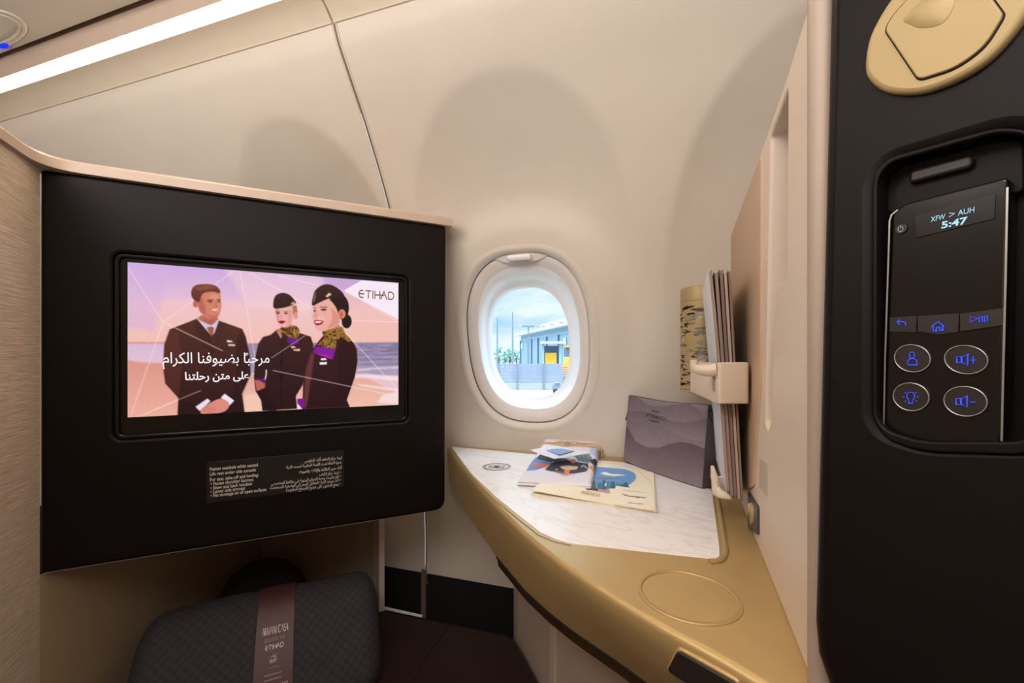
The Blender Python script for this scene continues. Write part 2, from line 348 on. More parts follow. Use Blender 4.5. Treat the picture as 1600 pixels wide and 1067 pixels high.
# ------------------------------------------------------------------ printed / displayed pictures (numpy painter -> colour attribute)
def homography(src, dst):
    A = []
    for (x, y), (u, v) in zip(src, dst):
        A.append([x, y, 1, 0, 0, 0, -u * x, -u * y]); A.append([0, 0, 0, x, y, 1, -v * x, -v * y])
    h = np.linalg.solve(np.array(A, float), np.array([q for d in dst for q in d], float))
    return np.append(h, 1).reshape(3, 3)
class Canvas:
    def __init__(s, W, H, quad, col):      # quad: photo points TL, TR, BR, BL
        s.W, s.H = W, H; s.a = np.ones((H, W, 3)) * np.array(col, float)
        s.h = homography(quad, [(0, 0), (W, 0), (W, H), (0, H)]); s.fn = lambda x, y: (x, y)
    def tr(s, pts):
        out = []
        for p in pts:
            x, y = s.fn(*p); q = s.h @ np.array([x, y, 1.0]); out.append((q[0] / q[2], q[1] / q[2]))
        return np.array(out)
    def mask(s, P, soft=0):
        x0, y0 = np.floor(P.min(0) - 2 - soft).astype(int); x1, y1 = np.ceil(P.max(0) + 2 + soft).astype(int)
        x0, y0, x1, y1 = max(x0, 0), max(y0, 0), min(x1, s.W), min(y1, s.H)
        if x1 <= x0 or y1 <= y0: return None
        ss = 3; m = np.zeros((y1 - y0, x1 - x0))
        for i in range(ss):
            for j in range(ss):
                X, Y = np.meshgrid(np.arange(x0, x1) + (i + .5) / ss, np.arange(y0, y1) + (j + .5) / ss)
                ins = np.zeros(X.shape, bool)
                for (ax, ay), (bx, by) in zip(P, np.roll(P, -1, 0)):
                    if ay == by: continue
                    c = ((ay > Y) != (by > Y)) & (X < (bx - ax) * (Y - ay) / (by - ay) + ax); ins ^= c
                m += ins
        m /= ss * ss
        for _ in range(int(soft)):
            q = np.pad(m, 1, mode='edge'); m = (q[:-2, 1:-1] + q[2:, 1:-1] + q[1:-1, :-2] + q[1:-1, 2:] + 2 * m) / 6
        return m, x0, y0, x1, y1
    def poly(s, pts, col, alpha=1.0, soft=0, col2=None, axis='y', smooth=False):
        if smooth:
            q = []; n = len(pts)
            for i in range(n):
                p0, p1, p2, p3 = [np.array(pts[(i + k) % n], float) for k in (-1, 0, 1, 2)]
                for t in (0, .25, .5, .75):
                    q.append(tuple(.5 * (2 * p1 + (p2 - p0) * t + (2 * p0 - 5 * p1 + 4 * p2 - p3) * t * t + (3 * p1 - p0 - 3 * p2 + p3) * t ** 3)))
            pts = q
        P = s.tr(pts); r = s.mask(P, soft)
        if r is None: return
        m, x0, y0, x1, y1 = r; m = m[..., None] * alpha; c = np.array(col, float)
        if col2 is not None:
            n = (y1 - y0) if axis == 'y' else (x1 - x0); t = np.linspace(0, 1, n)
            t = t[:, None, None] if axis == 'y' else t[None, :, None]; c = c * (1 - t) + np.array(col2, float) * t
        s.a[y0:y1, x0:x1] = s.a[y0:y1, x0:x1] * (1 - m) + c * m
    def ell(s, cx, cy, rx, ry, col, alpha=1.0, soft=0, rot=0, **k):
        c, q = math.cos(math.radians(rot)), math.sin(math.radians(rot))
        s.poly([(cx + rx * math.cos(a) * c - ry * math.sin(a) * q, cy + rx * math.cos(a) * q + ry * math.sin(a) * c) for a in np.linspace(0, 2 * math.pi, 28, endpoint=False)], col, alpha, soft, **k)
    def blur(s, n):
        for _ in range(n):
            q = np.pad(s.a, ((1, 1), (1, 1), (0, 0)), mode='edge'); s.a = (q[:-2, 1:-1] + q[2:, 1:-1] + q[1:-1, :-2] + q[1:-1, 2:] + 2 * s.a) / 6
    def line(s, pts, w, col, alpha=1.0, soft=0):
        for a, b in zip(pts, pts[1:]):
            dx, dy = b[0] - a[0], b[1] - a[1]; l = math.hypot(dx, dy) or 1; nx, ny = -dy / l * w / 2, dx / l * w / 2
            s.poly([(a[0] + nx, a[1] + ny), (b[0] + nx, b[1] + ny), (b[0] - nx, b[1] - ny), (a[0] - nx, a[1] - ny)], col, alpha, soft)
    def mesh(s, name, fn, m, parent):      # fn(u, v) -> point, v downwards
        H, W = s.H, s.W
        U, Vv = np.meshgrid(np.linspace(0, 1, W), np.linspace(0, 1, H)); b = BASE[parent.name]
        pts = np.array([tuple(fn(u, v) - b) for u, v in zip(U.ravel(), Vv.ravel())])
        i = np.arange((H - 1) * (W - 1)); r, c = i // (W - 1), i % (W - 1); q = r * W + c
        faces = np.stack([q, q + W, q + W + 1, q + 1], 1)
        me = bpy.data.meshes.new(name); me.vertices.add(H * W); me.vertices.foreach_set('co', pts.ravel())
        me.loops.add(faces.size); me.loops.foreach_set('vertex_index', faces.ravel().astype(np.int32))
        me.polygons.add(len(faces)); me.polygons.foreach_set('loop_start', (np.arange(len(faces)) * 4).astype(np.int32))
        me.polygons.foreach_set('use_smooth', np.ones(len(faces), bool))
        me.update(calc_edges=True); me.validate()
        at_ = me.color_attributes.new('Col', 'FLOAT_COLOR', 'POINT')
        a = np.clip(s.a / 255.0, 0, 1); a = np.where(a <= .04045, a / 12.92, ((a + .055) / 1.055) ** 2.4)
        at_.data.foreach_set('color', np.concatenate([a.reshape(-1, 3), np.ones((H * W, 1))], 1).astype(np.float32).ravel())
        me.materials.append(m); o = bpy.data.objects.new(name, me); link(o, parent); BASE[o.name] = b
        return o

# ------------------------------------------------------------------ the sidewall: along d (towards the seat), inwards n
A_w = math.radians(17.6); D0 = 1.035; U0 = -.2077
Wd = Vector((math.cos(A_w), -math.sin(A_w), 0)); Wn = Vector((-math.sin(A_w), -math.cos(A_w), 0)); Q0 = Vector((U0 * D0, D0, EYE))
def W(t, o, z): return Q0 + Wd * t + Wn * o + ZZ * z
def t_of(px, o):                            # wall station seen at this column
    u = (px - CX) / F; B = Q0 + Wn * o
    return (u * B.y - B.x) / (Wd.x - u * Wd.y)
def z_of(px, py, o):                        # height of a level line at offset o seen at this point
    P = W(t_of(px, o), o, 0); return (HY - py) / F * P.y
ZP = [-1.1, -.6, -.4, -.15, 0, .15, .322, .45, .5185, .556, .561, .587]
OP = [.03, .0, .0, .028, .05, .083, .155, .230, .279, .3065, .3095, .3215]
sl = [0] * len(ZP)
for i in range(1, len(ZP) - 1): sl[i] = (OP[i + 1] - OP[i - 1]) / (ZP[i + 1] - ZP[i - 1])
sl[-3] = .74; sl[-2] = .45; sl[-1] = .44
def prof(z):
    for i in range(len(ZP) - 1):
        if z <= ZP[i + 1] or i == len(ZP) - 2:
            h = ZP[i + 1] - ZP[i]; t = min(max((z - ZP[i]) / h, 0), 1)
            return (2 * t ** 3 - 3 * t * t + 1) * OP[i] + (t ** 3 - 2 * t * t + t) * h * sl[i] + (-2 * t ** 3 + 3 * t * t) * OP[i + 1] + (t ** 3 - t * t) * h * sl[i + 1]
def sstep(a, b, x):
    t = min(max((x - a) / (b - a), 0), 1); return t * t * (3 - 2 * t)
WT, WZ = t_of(821, .055), None
WZ = (HY - 536) / F * W(WT, .055, 0).y
RECESS = [(WT, .24), (WT - .482, .215), (WT + .52, .24)]
WTILT = math.radians(14)
WO = prof(WZ) + .004
def wplane(z): return WO + (z - WZ) * math.tan(WTILT)
def wall_o(t, z):
    o = prof(z)
    for (tc, hw) in RECESS:
        x = abs(t - tc) / hw; y = max(z - .10, 0) / .39
        r = (x ** 2.4 + y ** 2.4) ** (1 / 2.4)
        o -= .042 * (1 - min(r, 1) ** 4) * (.22 + .78 * sstep(.05, .42, z)) * sstep(-.3, .05, z)
    x, y = abs(t - WT) / .185, abs(z - WZ) / .236
    r = (x ** 2.5 + y ** 2.5) ** .4; k = 1 - sstep(.93, 1.3, r)
    return o * (1 - k) + wplane(z) * k
tA, tB = -2.0, 1.35
def wall_panel(name, t0, t1, dt=.0075):
    nu = int((t1 - t0) / dt) + 2; zs = list(np.arange(-.54, .587, .0075)) + [.587]; v = []; f = []
    ts = np.linspace(t0, t1, nu)
    for z in zs:
        for t in ts: v.append(W(t, wall_o(t, z), z))
    for j in range(len(zs) - 1):
        for i in range(nu - 1):
            tm, zm = (ts[i] + ts[i + 1]) / 2, (zs[j] + zs[j + 1]) / 2
            if (abs(tm - WT) / .147) ** 2.6 + (abs(zm - WZ) / .192) ** 2.6 < 1: continue
            a = j * nu + i; f.append([a, a + 1, a + nu + 1, a + nu])
    # rounded return at the two vertical ends so that a panel has an edge
    return struct(mk(name, v, f, M_wall, None, angle=60))
wall_panel('wall_outboard_forward', tA, -.0025)
wall_panel('wall_outboard', .0025, tB)
# seam between the two sidewall panels
zs = list(np.arange(-.56, .588, .02)) + [.587]
def strip_along(off, w, h):
    rings = []
    for z in zs:
        o = prof(z)
        rings.append([W(off - w / 2, o - .004, z), W(off - w / 2, o + h, z), W(off + w / 2, o + h, z), W(off + w / 2, o - .004, z)])
    return loft(rings, True, True, True)
struct(MB().add(strip_along(0, .006, -.0015)).build('trim_1', M_seam))
struct(MB().add(tube([W(.0052, prof(z) + .0008, z) for z in zs], .0010, 6)).add(tube([W(-.0050, prof(z) + .0003, z) for z in zs], .0009, 6)).build('trim_2', M_wall))

# window: lip, blind frame, tunnel, pane
def wring(a, b, dep, n=72, e=2.55, dt=0, dz=0):
    nrm = Wn * math.cos(WTILT) - ZZ * math.sin(WTILT); up = Wn * math.sin(WTILT) + ZZ * math.cos(WTILT)
    c = W(WT, WO, WZ); return [c + Wd * (x + dt) + up * (y + dz) - nrm * dep for (x, y) in ellipse(0, 0, a, b, n, e)]
win = thing('window_1', 'oval cabin window with raised blind beside the side table', 'window', W(WT, WO, WZ - .22)); win['kind'] = 'structure'
lip = [(.158, .206, -.0006), (.152, .200, -.0016), (.147, .196, -.0012), (.1425, .192, .002), (.139, .1892, .008), (.1375, .188, .0105)]
MB().add(loft([wring(*r) for r in lip])).build('window_lip', M_wall, win)
MB().add(loft([wring(.1375, .188, .0105), wring(.1365, .187, .0185)])).build('window_groove', M_seam, win)
MB().add(loft([wring(.1385, .189, .0165), wring(.135, .186, .013), wring(.1335, .1845, .0125), wring(.125, .175, .0155), wring(.1175, .1645, .021), wring(.1155, .1605, .024)])).build('blind_frame', M_shade, win)
MB().add(loft([wring(.1158, .161, .0235), wring(.1145, .159, .024), wring(.1125, .156, .030, dz=-.006), wring(.1080, .148, .048, dt=-.005, dz=-.012), wring(.1040, .142, .066, dt=-.011, dz=-.0155), wring(.0995, .135, .071, dt=-.013, dz=-.0175), wring(.0970, .1315, .074, dt=-.014, dz=-.0180), wring(.0970, .1315, .10, dt=-.014, dz=-.024), wring(.2, .3, .10)])).build('reveal', M_white, win)
pr = wring(.0975, .1320, .086, dt=-.014, dz=-.0205); MB().add((pr, [list(range(len(pr)))[::-1]])).build('pane', M_glass, win)
# raised blind: its lower edge with the pull tab shows at the top of the frame
up = Wn * math.sin(WTILT) + ZZ * math.cos(WTILT); nr = Wn * math.cos(WTILT) - ZZ * math.sin(WTILT); wc = W(WT, WO, WZ)
def bl(u, v):
    x = -.058 + .116 * u; top = .188 * (1 - (abs(x) / .1375) ** 2.55) ** (1 / 2.55) - .0005
    bot = .167 + .0115 * (abs(x) / .058) ** 2; return wc + Wd * x + up * (bot + (top - bot) * v) - nr * (.0095 + .002 * (1 - v))
blind = MB().add(gridf(20, 4, bl)).build('blind', M_shade, win)
tabv = loft([[wc + Wd * (x * s) + up * (.1795 + y * s2) - nr * dd for (x, y) in rrect(-.026, -.006, .026, .006, .0055)] for (s, s2, dd) in ((1, 1, .012), (1, 1, .001), (.97, .85, -.003), (.9, .5, -.0045))], True, True, True)
MB().add(tabv).build('pull_tab', M_white, blind)

# dado kick panel below the sidewall
MB().add((lambda r: r)(loft([[W(t, -.004, -.54), W(t, -.004, -EYE)] for t in np.linspace(tA, tB, 3)], False)))
kb = MB()
for (t0, t1) in ((tA, -.012), (.004, tB)):
    kb.add(box(W((t0 + t1) / 2, -.006, -1.02), Wd, Wn, ZZ, t1 - t0, .012, .485))
struct(kb.build('baseboard_outboard', M_kick))
struct(MB().add(box(W(-.004, .0015, -1.02), Wd, Wn, ZZ, .012, .006, .495)).build('trim_3', M_seam))

# ------------------------------------------------------------------ overhead: lip, valance, cove light, ceiling
o_lip, z_lip = .3225, .587
o1 = .364; z1 = z_of(0, 146, o1); o2 = .380; z2 = z_of(0, 124, o2); o3 = .402; z3 = z_of(0, 96, o3)
def run(pts, t0=tA, t1=tB, nt=2):
    rings = [[W(t, o, z) for (o, z) in pts] for t in np.linspace(t0, t1, nt)]; return loft(rings, False)
def solid(pts, t0, t1):
    return loft([[W(t, o, z) for (o, z) in pts] for t in (t0, t1)], True, True, True)
vt = MB()
for (t0, t1) in ((tA, -.002), (.002, tB)):
    q = [(o_lip - .003, z_lip - .001), (o_lip + .0015, z_lip - .0012), (o_lip + .003, z_lip + .001)]
    n_ = 8
    for k in range(1, n_ + 1):
        s = k / n_; q.append((o_lip + .003 + (o1 - o_lip - .003) * s, z_lip + .001 + (z1 - z_lip - .001) * s + .004 * math.sin(math.pi * s)))
    q += [(o1, z1 + .03), (o_lip - .004, z1 + .03)]
    vt.add(solid(q, t0, t1))
struct(vt.build('trim_4', M_valance, angle=30))
cove = thing('cove_light', 'long warm glowing light strip above the sidewall panels', 'light', W(-.3, o1, z1))
mo, mz = (o1 + o2) / 2, (z1 + z2) / 2
MB().add(solid([(o1 + .001, z1 + .012), (o1 + .001, z1 + .003), (mo, mz + .005), (o2 - .001, z2 + .010), (o2 - .001, z2 + .016), (o1 + .001, z1 + .018)], tA, tB)).build('diffuser', M_strip, cove)
MB().add(solid([(o2, z2), (o2 + .004, z2 - .003), (o3 - .004, z3 - .003), (o3, z3), (o3, z3 + .03), (o2, z2 + .03)], tA, tB)).build('housing', M_cap, cove)
o4 = o3 + .012; z4 = z3 - .001
struct(MB().add(solid([(o3, z3 + .02), (o4 + .02, z3 + .02), (o4 + .02, z3 + .05), (o3, z3 + .05)], tA, tB)).build('trim_5', M_kick))
struct(MB().add(solid([(o4, z4 + .002), (o4 + .004, z4 - .002), (2.2, z4 + .02), (2.2, z4 + .05), (o4, z4 + .03)], tA, tB)).build('ceiling', M_ceil, angle=30))
# reading light unit in the ceiling panel
cN = Vector((0, 0, -1))
psu_c = hitz(-30, 46, z4)
psu = thing('reading_light', 'oval overhead service unit with a small blue light', 'light', psu_c)
frp = Fr(psu_c, (0, 0, -1), Wn)
def fe(a, b): return ellipse(0, 0, a, b, 48, 2.2)
MB().add(plate([fe(.115, .038)], frp, .006, .0025, front=.0045)).build('surround', M_ceil, psu)
MB().add(plate([fe(.104, .030), fe(.099, .027)], frp, .003, .001, front=.0062)).build('ring', M_ceil, psu)
lq = frp.px(5, 67); MB().add(plate([ellipse(lq[0], lq[1], .014, .0055, 20)], frp, .003, .001, front=.0075)).build('indicator_light', M_led, psu)
# the rest of the cabin shell behind the camera
def wallbox(name, a, b, th, z0, z1, m):
    d = (b - a); L = d.length; d.normalize(); nn = Vector((-d.y, d.x, 0))
    c = (a + b) / 2; return struct(MB().add(box(Vector((c.x, c.y, z0 + EYE)), d, nn, ZZ, L, th, z1 - z0)).build(name, m))
c00, c10, c11, c01 = [W(t, o, 0) for (t, o) in ((tA, -.06), (tB, -.06), (tB, 2.2), (tA, 2.2))]
wallbox('wall_aft', c10, c11, .03, -EYE, .75, M_wall); wallbox('wall_aisle', c11, c01, .03, -EYE, .75, M_wall); wallbox('wall_forward', c01, c00, .03, -EYE, .75, M_wall)
struct(MB().add(loft([[W(t, o, -EYE) for o in (-.1, 2.25)] for t in (tA - .05, tB + .05)], False)).build('floor', M_floor))
struct(MB().add(solid([(-.12, z3 + .09), (2.25, z3 + .09), (2.25, z3 + .11), (-.12, z3 + .11)], tA - .05, tB + .05)).build('ceiling_void', M_ceil))
struct(MB().add(solid([(-.012, -1.02), (-.012, -.53), (-.03, -.53), (-.03, -1.02)], tA, tB)).build('wall_lower_lining', M_kick))

# ------------------------------------------------------------------ monitor console
B_m = math.radians(25.4); Me = Vector((math.cos(B_m), math.sin(B_m), 0)); Mn = Vector((math.sin(B_m), -math.cos(B_m), 0))
MP = Vector((-.923 * .632, .632, EYE)); fm = Fr(MP, Mn)
sL, zT = fm.px(62, 262); sR = fm.px(697, 500)[0]; zT = (zT + fm.px(697, 355)[1]) / 2; zB = (fm.px(62, 895)[1] + fm.px(692, 798)[1]) / 2
con = thing('monitor_console', 'black monitor shroud with lit screen facing the seat', 'monitor', fm.P((sL + sR) / 2, zB))
hx0, hz1 = fm.px(176, 391); hx1 = fm.px(638, 500)[0]; hz0 = fm.px(176, 686)[1]
hz1 = (hz1 + fm.px(638, 434)[1]) / 2; hz0 = (hz0 + fm.px(637, 660)[1]) / 2
hole = rrect(hx0, hz0, hx1, hz1, .012)
MB().add(plate([rpoly([(sL, zB), (sR - .002, zB), (sR, zT), (sL, zT)], [.004, .022, .004, .004]), hole[::-1]], fm, .055, .005)).build('shroud', M_black, con)
bez = MB().add(plate([rrect(hx0 - .003, hz0 - .003, hx1 + .003, hz1 + .003, .013)], fm, .012, .001, front=-.007)).build('screen_bezel', M_bezel, con)
bx = [fm.px(186, 399), fm.px(629, 438), fm.px(628, 650), fm.px(186, 676)]
MB().add(plate([rrect(hx0 + .001, hz0 + .001, hx1 - .001, hz1 - .001, .011), rrect(hx0 + .006, hz0 + .006, hx1 - .006, hz1 - .006, .008)[::-1]], fm, .006, .0015, front=-.0015)).build('bezel_rim', M_bezel, con)
DS = -.0062
sx0 = (fm.px(200, 408, DS)[0] + fm.px(199, 650, DS)[0]) / 2; sx1 = (fm.px(623, 443, DS)[0] + fm.px(622, 634, DS)[0]) / 2
sz1 = (fm.px(200, 408, DS)[1] + fm.px(623, 443, DS)[1]) / 2; sz0 = (fm.px(199, 650, DS)[1] + fm.px(622, 634, DS)[1]) / 2
quad = [proj(fm.P(x, z, DS)) for (x, z) in ((sx0, sz1), (sx1, sz1), (sx1, sz0), (sx0, sz0))]
cv = Canvas(500, 282, [(200, 408), (623, 443), (622, 634), (199, 650)], (236, 196, 206))
z1f = lambda x, y: (180 + x * .3, 390 + y * .3)
zmf = lambda x, y: (240 + x / 4.641, 425 + y / 4.639)
zwf = lambda x, y: (390 + x / 4.639, 425 + y / 4.639)
cv.fn = z1f
# sky, sea, sand
cv.poly([(50, 40), (1500, 170), (1500, 330), (50, 290)], (206, 170, 226), col2=(238, 198, 210))
cv.poly([(50, 250), (1500, 300), (1500, 500), (50, 500)], (240, 198, 208), soft=6, col2=(246, 192, 176))
cv.poly([(50, 30), (300, 80), (200, 420), (50, 400)], (214, 176, 226), .5, soft=8)
cv.poly([(560, 90), (1100, 140), (1000, 330), (700, 300)], (250, 214, 214), .5, soft=8)
cv.blur(30)
cv.poly([(50, 476), (350, 478), (350, 488), (50, 486)], (205, 130, 140), .8, soft=1)
cv.poly([(50, 484), (800, 490), (800, 600), (50, 585)], (216, 184, 216), col2=(232, 196, 216))
cv.poly([(690, 487), (1500, 487), (1500, 660), (690, 640)], (150, 128, 160), col2=(176, 160, 186))
cv.poly([(50, 565), (130, 580), (330, 590), (330, 900), (50, 900)], (222, 150, 136), soft=2, col2=(240, 176, 158))
cv.poly([(640, 650), (1250, 640), (1500, 770), (1500, 900), (640, 900)], (226, 168, 156), soft=2, col2=(244, 192, 172))
for (y, a) in ((500, .35), (515, .45), (532, .4), (550, .5), (575, .5), (600, .45)):
    cv.poly([(1180, y), (1500, y - 6), (1500, y + 5), (1180, y + 6)], (92, 96, 140), a, soft=1)
for (pts) in ([(1180, 655), (1300, 648), (1480, 668), (1480, 690), (1300, 672), (1180, 672)], [(1230, 625), (1480, 612), (1480, 624), (1230, 636)], [(1390, 760), (1480, 740), (1480, 812), (1360, 800)], [(1250, 700), (1480, 730), (1480, 745), (1280, 715)]):
    cv.poly(pts, (250, 232, 236), .7, soft=2)
cv.poly([(640, 760), (780, 740), (780, 900), (640, 900)], (250, 206, 184), .6, soft=6)
cv.blur(2)
for k in range(260):
    yk = rng.uniform(495, 640); xk = rng.uniform(700, 1480); lk = rng.uniform(15, 70)
    cv.poly([(xk, yk), (xk + lk, yk - rng.uniform(-2, 4)), (xk + lk, yk + 3), (xk, yk + 4)], [(96, 100, 146), (196, 176, 200), (126, 116, 156), (214, 196, 214)][k % 4], rng.uniform(.15, .5), soft=1)
cv.poly([(1190, 216), (1282, 164), (1500, 182), (1500, 384)], (252, 240, 250), .92)
cv.poly([(1190, 216), (1500, 386), (1500, 480), (1235, 480)], (244, 190, 176), .5)
cv.poly([(1050, 140), (1282, 164), (1190, 216)], (196, 160, 200), .45)
for L in ([(70, 90), (250, 375), (80, 860)], [(250, 375), (615, 112)], [(250, 375), (330, 410)], [(650, 112), (735, 610)], [(700, 120), (1010, 300)], [(840, 135), (1060, 190)], [(1200, 372), (1480, 382)], [(1230, 470), (1480, 745)], [(110, 866), (330, 775)], [(1190, 216), (1480, 384)], [(1235, 720), (1480, 770)]):
    cv.line(L, 3.2, (255, 236, 236), .75)
# man in a three piece suit
cv.fn = zmf
SK, SK2, SKD = (214, 128, 104), (232, 156, 130), (150, 74, 62)
cv.poly([(318, 330), (345, 310), (462, 318), (470, 345), (425, 400), (370, 395)], (196, 112, 92))
cv.poly([(318, 335), (345, 352), (420, 385), (462, 345), (474, 350), (440, 460), (418, 470), (345, 400), (312, 350)], (214, 198, 226))
cv.poly([(385, 400), (410, 392), (438, 400), (434, 425), (428, 465), (410, 460), (396, 425)], (166, 92, 62))
suit = [(312, 335), (418, 462), (440, 440), (474, 350), (640, 410), (668, 470), (696, 610), (700, 740), (636, 880), (655, 1016), (172, 1040), (178, 905), (85, 800), (70, 690), (78, 520), (118, 410)]
cv.poly(suit, (84, 44, 36), col2=(46, 20, 22))
cv.poly([(312, 335), (418, 462), (430, 640), (330, 470), (290, 370)], (64, 32, 28), .7, soft=1)
cv.poly([(440, 445), (474, 350), (520, 380), (470, 560), (430, 640)], (70, 36, 32), .7, soft=1)
cv.poly([(118, 412), (180, 430), (210, 620), (180, 900), (85, 800), (72, 690), (80, 520)], (96, 50, 42), .55, soft=4)
cv.poly([(640, 412), (600, 500), (600, 700), (560, 900), (640, 880), (700, 740), (694, 600)], (42, 18, 22), .5, soft=4)
cv.poly([(180, 905), (300, 960), (480, 900), (640, 880), (655, 1016), (172, 1040)], (36, 16, 20), .6, soft=3)
for y in (575, 715): cv.ell(428, y, 9, 8, (30, 14, 16))
cv.poly([(528, 490), (566, 496), (576, 506), (532, 506)], (238, 226, 226)); cv.poly([(536, 520), (588, 520), (590, 534), (544, 534)], (226, 200, 190))
head = [(316, 195), (330, 150), (400, 130), (478, 150), (488, 200), (490, 250), (478, 300), (455, 328), (415, 332), (370, 318), (335, 280), (320, 240)]
cv.poly(head, SK, smooth=True)
cv.poly([(316, 200), (350, 180), (372, 240), (380, 315), (335, 282)], SKD, .45, soft=4)
cv.ell(304, 228, 18, 26, (196, 104, 84))
cv.ell(440, 180, 34, 22, SK2, .7, soft=5); cv.ell(462, 240, 18, 20, SK2, .6, soft=4)
hair = [(300, 205), (276, 170), (278, 125), (310, 92), (390, 86), (450, 98), (480, 128), (480, 152), (430, 140), (370, 148), (345, 175), (335, 210), (318, 212)]
cv.poly(hair, (120, 62, 44), smooth=True, col2=(92, 46, 36)); cv.poly([(300, 110), (390, 92), (460, 110), (400, 122), (320, 130)], (150, 84, 60), .7, soft=3)
cv.line([(388, 206), (432, 198)], 9, (84, 38, 34), .8); cv.line([(458, 198), (486, 202)], 8, (84, 38, 34), .8)
cv.ell(412, 214, 14, 5, (70, 30, 30), .8, soft=1); cv.ell(472, 214, 10, 5, (70, 30, 30), .8, soft=1)
cv.poly([(448, 205), (464, 240), (470, 252), (446, 254)], (180, 94, 78), .7, soft=1)
cv.poly([(410, 266), (440, 268), (474, 262), (466, 280), (438, 284), (416, 276)], (250, 232, 228)); cv.line([(408, 264), (440, 286), (474, 264)], 5, (150, 60, 58), .8)
cv.poly([(380, 300), (440, 318), (478, 300), (455, 330), (415, 334)], (172, 88, 72), .5, soft=3)
cv.poly([(342, 330), (400, 345), (455, 330), (440, 370), (395, 378)], (160, 84, 70), .5, soft=3)
cv.poly([(300, 970), (388, 910), (410, 930), (330, 1000)], (236, 224, 238)); cv.poly([(484, 905), (512, 876), (582, 928), (548, 962)], (240, 230, 242))
cv.poly([(345, 985), (420, 935), (490, 912), (545, 950), (520, 1000), (440, 1022), (345, 1020)], (222, 140, 124), smooth=True)
for (a, b) in (((352, 990), (410, 962)), ((360, 1005), (430, 975)), ((380, 1016), (450, 990))): cv.line([a, b], 5, (170, 90, 84), .7)
# two women with hats, scarves
cv.fn = zwf
SU = (52, 22, 24)
def scarf(pts, seed):
    cv.poly(pts, (150, 112, 44)); P = np.array(pts, float); r = np.random.default_rng(seed); lo, hi = P.min(0), P.max(0); k = 0
    while k < 70:
        x, y = r.uniform(lo, hi); ins = False
        for (ax, ay), (bx, by) in zip(P, np.roll(P, -1, 0)):
            if (ay > y) != (by > y) and x < (bx - ax) * (y - ay) / (by - ay) + ax: ins = not ins
        if not ins: continue
        k += 1; c = [(70, 36, 24), (196, 150, 60), (120, 40, 30), (92, 74, 30), (60, 24, 30)][k % 5]; cv.ell(x, y, r.uniform(4, 11), r.uniform(3, 7), c, .9, rot=r.uniform(0, 180))
cv.poly([(95, 470), (150, 455), (200, 415), (350, 440), (440, 470), (460, 530), (450, 620), (400, 700), (380, 820), (330, 900), (340, 990), (88, 1004), (80, 930), (40, 860), (28, 760), (38, 620), (60, 520)], (62, 30, 30), col2=(40, 16, 20))
cv.poly([(34, 780), (110, 780), (108, 840), (48, 862)], (190, 100, 90)); cv.poly([(40, 768), (112, 770), (106, 806), (62, 782)], (96, 26, 110))
cv.poly([(50, 860), (112, 836), (135, 900), (200, 960), (190, 1002), (110, 1004), (80, 930)], (34, 14, 20)); cv.poly([(228, 470), (238, 470), (232, 980), (218, 980)], (30, 12, 16), .8)
for y in (655, 755): cv.ell(222, y, 8, 14, (26, 10, 14))
cv.poly([(215, 370), (300, 370), (320, 430), (230, 440)], (214, 140, 128))
cv.poly([(300, 250), (338, 240), (346, 290), (330, 318), (300, 300)], (176, 116, 84)); cv.ell(332, 318, 15, 25, (222, 150, 134))
face = [(186, 262), (250, 254), (302, 248), (314, 300), (306, 360), (268, 396), (228, 402), (204, 372), (190, 320)]
cv.poly(face, (240, 176, 166), smooth=True); cv.poly([(186, 270), (206, 262), (214, 370), (200, 362)], (190, 110, 100), .5, soft=3); cv.poly([(280, 270), (312, 280), (300, 370), (270, 395)], (216, 140, 130), .5, soft=4)
cv.poly([(176, 262), (172, 215), (190, 170), (240, 152), (292, 170), (330, 214), (332, 228), (290, 248), (230, 262)], (66, 36, 30), smooth=True, col2=(44, 22, 22))
cv.poly([(290, 236), (318, 214), (330, 232)], (220, 180, 130))
for (x, y) in ((205, 298), (262, 300)): cv.ell(x, y, 14, 6, (60, 26, 32), .9, soft=1); cv.line([(x - 18, y - 12), (x + 16, y - 14)], 5, (110, 60, 56), .7)
cv.poly([(226, 300), (236, 336), (220, 340)], (206, 130, 120), .6, soft=1); cv.poly([(206, 358), (232, 352), (262, 358), (236, 376), (218, 372)], (150, 8, 36))
scarf([(190, 420), (230, 405), (330, 388), (356, 410), (358, 470), (330, 492), (280, 470), (240, 438), (200, 440)], 3)
cv.poly([(192, 430), (212, 424), (235, 460), (226, 486)], (196, 128, 120)); cv.poly([(274, 470), (330, 490), (358, 480), (352, 520), (300, 530), (270, 505)], (104, 24, 134))
cv.poly([(296, 540), (322, 538), (334, 548), (300, 552)], (240, 226, 228)); cv.poly([(312, 560), (364, 556), (362, 574), (318, 572)], (236, 180, 160))
# nearer woman
cv.poly([(560, 430), (700, 460), (752, 520), (776, 570), (778, 660), (760, 760), (700, 930), (722, 982), (340, 996), (380, 920), (385, 780), (400, 680), (440, 580), (500, 500)], (64, 28, 30), col2=(42, 15, 22))
cv.poly([(700, 470), (760, 540), (776, 640), (750, 780), (690, 940), (620, 960), (640, 700), (640, 540)], (40, 16, 20), .7, soft=3)
cv.poly([(440, 590), (470, 580), (450, 720), (410, 980), (386, 990), (400, 720)], (110, 58, 58), .8, soft=2)
cv.poly([(340, 920), (390, 914), (392, 990), (344, 970)], (122, 20, 150)); cv.poly([(340, 950), (378, 992), (338, 996)], (250, 226, 222))
cv.poly([(520, 400), (640, 380), (670, 420), (640, 470), (540, 470)], (206, 130, 110))
cv.ell(702, 362, 36, 50, (34, 18, 20)); cv.poly([(580, 200), (670, 170), (712, 220), (716, 290), (690, 350), (640, 330), (610, 270)], (38, 20, 22), smooth=True)
